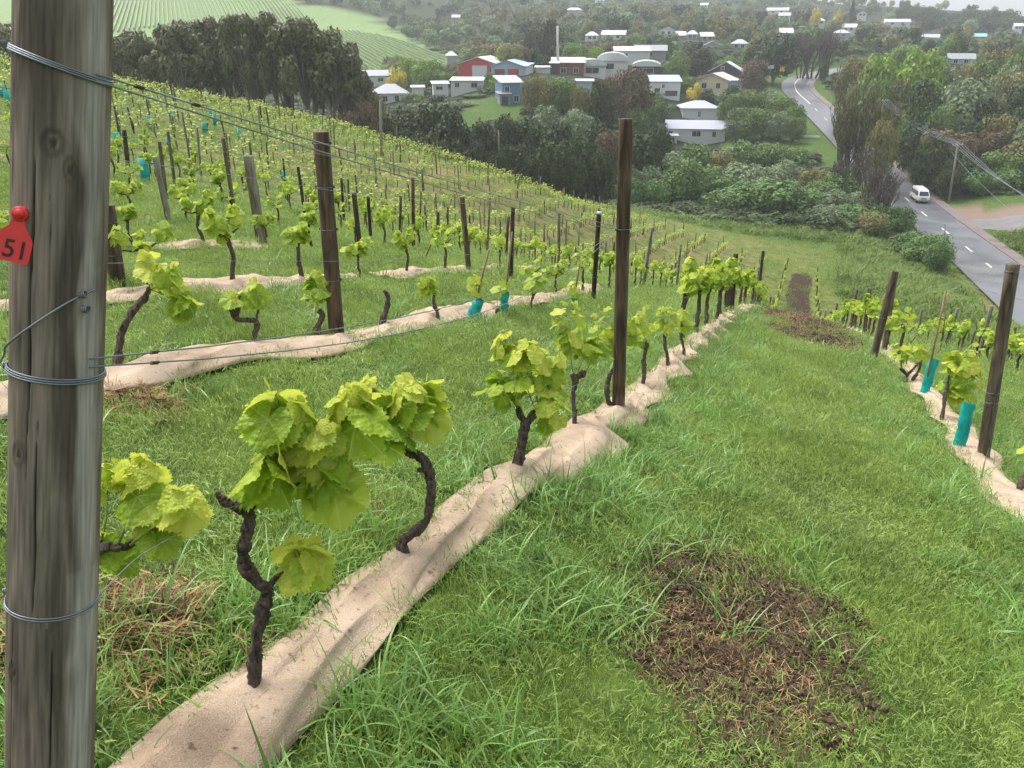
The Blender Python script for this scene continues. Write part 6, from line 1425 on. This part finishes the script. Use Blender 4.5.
# ------------------------------------------------------------------ vehicles
def profile_body(m, prof, w, tumble, mi=0):
    """extruded side profile with the upper part drawn in"""
    n = len(prof); zt = max(z for _, z in prof); vs = []
    for s_ in (-1, 1):
        for (y_, z_) in prof: vs.append((s_*(w/2-tumble*max(0, (z_-.95)/(zt-.95))), y_, z_))
    m.add(vs, [tuple(range(n))[::-1], tuple(range(n, 2*n))]+[(i, (i+1) % n, n+(i+1) % n, n+i) for i in range(n)], mi)
def vehicle(name, X, Y, z, hd, label, cat, paint, van=True):
    e = empty(name, (X, Y, z), hd, label, cat)
    L_, w, hgt = (4.9, 1.78, 2.1) if van else (4.3, 1.72, 1.45)
    if van: prof = [(-2.4, .42), (2.32, .42), (2.42, .62), (2.36, 1.02), (1.72, 1.78), (1.4, 2.0), (-2.15, 2.06), (-2.38, 1.6), (-2.44, .7)]
    else: prof = [(-2.1, .35), (2.1, .35), (2.15, .62), (1.95, .82), (1.0, .93), (.35, 1.38), (-.95, 1.42), (-1.75, .98), (-2.1, .92)]
    m = MB(); profile_body(m, prof, w, .16); o = m.build('body', M[paint], e, smooth=False); bv = o.modifiers.new('b', 'BEVEL'); bv.width = .07; bv.segments = 2
    def glass(nm, q):
        g = MB(); q = [Vector(v) for v in q]; nn = (q[1]-q[0]).cross(q[2]-q[0]).normalized(); c = sum(q, Vector())/4; nn = nn if nn.dot(c-Vector((0, 0, 1))) > 0 else -nn
        g.add([v+nn*.012 for v in q]+[v-nn*.03 for v in q], [(0,1,2,3),(7,6,5,4),(0,1,5,4),(1,2,6,5),(2,3,7,6),(3,0,4,7)]); g.build(nm, M['pane'], e, smooth=False)
    if van:
        glass('windscreen', [(-.72, 2.27, 1.12), (.72, 2.27, 1.12), (.64, 1.74, 1.74), (-.64, 1.74, 1.74)])
        for s_ in (-1, 1):
            for (y0, y1) in ((1.05, 1.85), (-.25, .9), (-1.3, -.4), (-2.2, -1.42)):
                xo = lambda zq: s_*(w/2-.16*max(0, (zq-.95)/1.11)+.004); glass('side_window', [(xo(1.15), y0, 1.15), (xo(1.15), y1+(.1 if y0 > 1 else 0), 1.15), (xo(1.72), y1-(.35 if y0 > 1 else 0), 1.72), (xo(1.72), y0, 1.72)])
        gr = MB(); gr.box((0, 2.43, .74), (.8, .04, .16)); gr.build('grille', M['door_dark'], e, smooth=False); bp = MB(); bp.box((0, 2.4, .46), (1.7, .18, .22)); bp.build('bumper', M['grey'], e, smooth=False)
        for s_ in (-1, 1): h_ = MB(); h_.box((s_*.64, 2.42, .76), (.34, .05, .2)); h_.build('headlight', M['lamp'], e, smooth=False); mr = MB(); mr.box((s_*1.0, 1.72, 1.25), (.16, .1, .24)); mr.build('mirror', M['door_dark'], e, smooth=False)
        rr = MB(); [rr.tube([(s_*.6, -1.9, 2.12), (s_*.6, 1.1, 2.10)], .03, 5) for s_ in (-1,)]; rr.build('roof_rack', M['white'], e); rr = MB(); rr.tube([(.6, -1.9, 2.12), (.6, 1.1, 2.10)], .03, 5); rr.build('roof_rack', M['white'], e)
    else:
        glass('windscreen', [(-.7, .97, .96), (.7, .97, .96), (.6, .42, 1.32), (-.6, .42, 1.32)]); glass('rear_window', [(-.65, -1.62, 1.05), (.65, -1.62, 1.05), (.6, -1.05, 1.36), (-.6, -1.05, 1.36)])
        for s_ in (-1, 1): glass('side_window', [(s_*.85, -1.4, .98), (s_*.85, .85, .98), (s_*.73, .25, 1.32), (s_*.73, -1.0, 1.34)]); h_ = MB(); h_.box((s_*.62, 2.12, .66), (.3, .06, .14)); h_.build('headlight', M['lamp'], e, smooth=False)
    for s_ in (-1, 1):
        for y_ in ((1.55, -1.45) if van else (1.35, -1.3)):
            tm = MB(); tm.tube([(s_*(w/2-.22), y_, .33), (s_*(w/2+.01), y_, .33)], .33, 16); wh = tm.build('wheel', M['tyre'], e); rm = MB(); rm.tube([(s_*(w/2+.0), y_, .33), (s_*(w/2+.02), y_, .33)], .19, 12); rm.build('rim', M['grey'], wh)
    return e
def on_road(px, off):
    s_ = s_of(px); a, b = road_at(s_), road_at(s_+1.5); d = (a-b)[:2]; d /= np.linalg.norm(d); n_ = np.array([-d[1], d[0]])   # d points down the road, towards the camera
    p = a[:2]+n_*off; return p[0], p[1], a[2]+.005, math.atan2(d[1], d[0])-PI/2
X, Y, z, hd = on_road(909, 1.65); vehicle('van', X, Y, z, hd, 'white van with roof rails driving down the wet road towards the camera', 'van', 'van')
X, Y, z, hd = on_road(866, -1.9); vehicle('car', X, Y, z, hd+PI, 'dark blue car on the road half hidden behind the bare branches', 'car', 'carblack', False)

# ------------------------------------------------------------------ haze
m = bpy.data.materials.new('haze_air'); m.use_nodes = True; nt = m.node_tree; nt.nodes.remove(nt.nodes['Principled BSDF']); pv = nt.nodes.new('ShaderNodeVolumePrincipled')
pv.inputs['Color'].default_value = (.90, .95, 1, 1); pv.inputs['Density'].default_value = HAZE; pv.inputs['Anisotropy'].default_value = .1; nt.links.new(pv.outputs[0], nt.nodes['Material Output'].inputs['Volume'])
hz = MB(); hz.box((0, 1900, 85), (5600, 4800, 292)); tag(hz.build('haze', m, smooth=False), 'thin grey haze of the damp air', kind='stuff')

# ------------------------------------------------------------------ world, sun, camera
wd = bpy.data.worlds.new('World'); SC.world = wd; wd.use_nodes = True
nt = wd.node_tree; bg = nt.nodes['Background']; sky = nt.nodes.new('ShaderNodeTexSky'); sky.sky_type = 'NISHITA'; sky.sun_disc = False
SUN_EL, SUN_AZ = R(58), R(-60)     # azimuth from +Y towards +X
sky.sun_elevation = SUN_EL; sky.sun_rotation = SUN_AZ; sky.air_density = 1.4; sky.dust_density = 6.0; sky.ozone_density = 1.0
hs = nt.nodes.new('ShaderNodeHueSaturation'); hs.inputs['Saturation'].default_value = .35; nt.links.new(sky.outputs[0], hs.inputs['Color'])
nt.links.new(hs.outputs[0], bg.inputs['Color']); bg.inputs['Strength'].default_value = .15
sl = bpy.data.lights.new('sun', 'SUN'); sl.energy = 1.1; sl.angle = R(30); sl.color = (1, .97, .93); so = bpy.data.objects.new('sun', sl); COL.objects.link(so)
sd = Vector((math.sin(SUN_AZ)*math.cos(SUN_EL), math.cos(SUN_AZ)*math.cos(SUN_EL), math.sin(SUN_EL))); so.rotation_euler = sd.to_track_quat('Z', 'Y').to_euler()
cd = bpy.data.cameras.new('camera'); cam = bpy.data.objects.new('camera', cd); COL.objects.link(cam); SC.camera = cam
cd.sensor_width = 36; cd.lens = FPX/1024*36; cd.clip_end = 8000; cd.clip_start = .02
mw = Matrix(((RT[0], UP[0], -FW[0], 0), (RT[1], UP[1], -FW[1], 0), (RT[2], UP[2], -FW[2], 0), (0, 0, 0, 1))); cam.matrix_world = mw
SC.view_settings.view_transform = 'Standard'; SC.view_settings.look = 'None'; SC.view_settings.gamma = 1; SC.view_settings.exposure = EXPO
SC.cycles.max_bounces = 6; SC.cycles.diffuse_bounces = 3; SC.cycles.transmission_bounces = 4; SC.cycles.volume_bounces = 1; SC.cycles.use_denoising = True
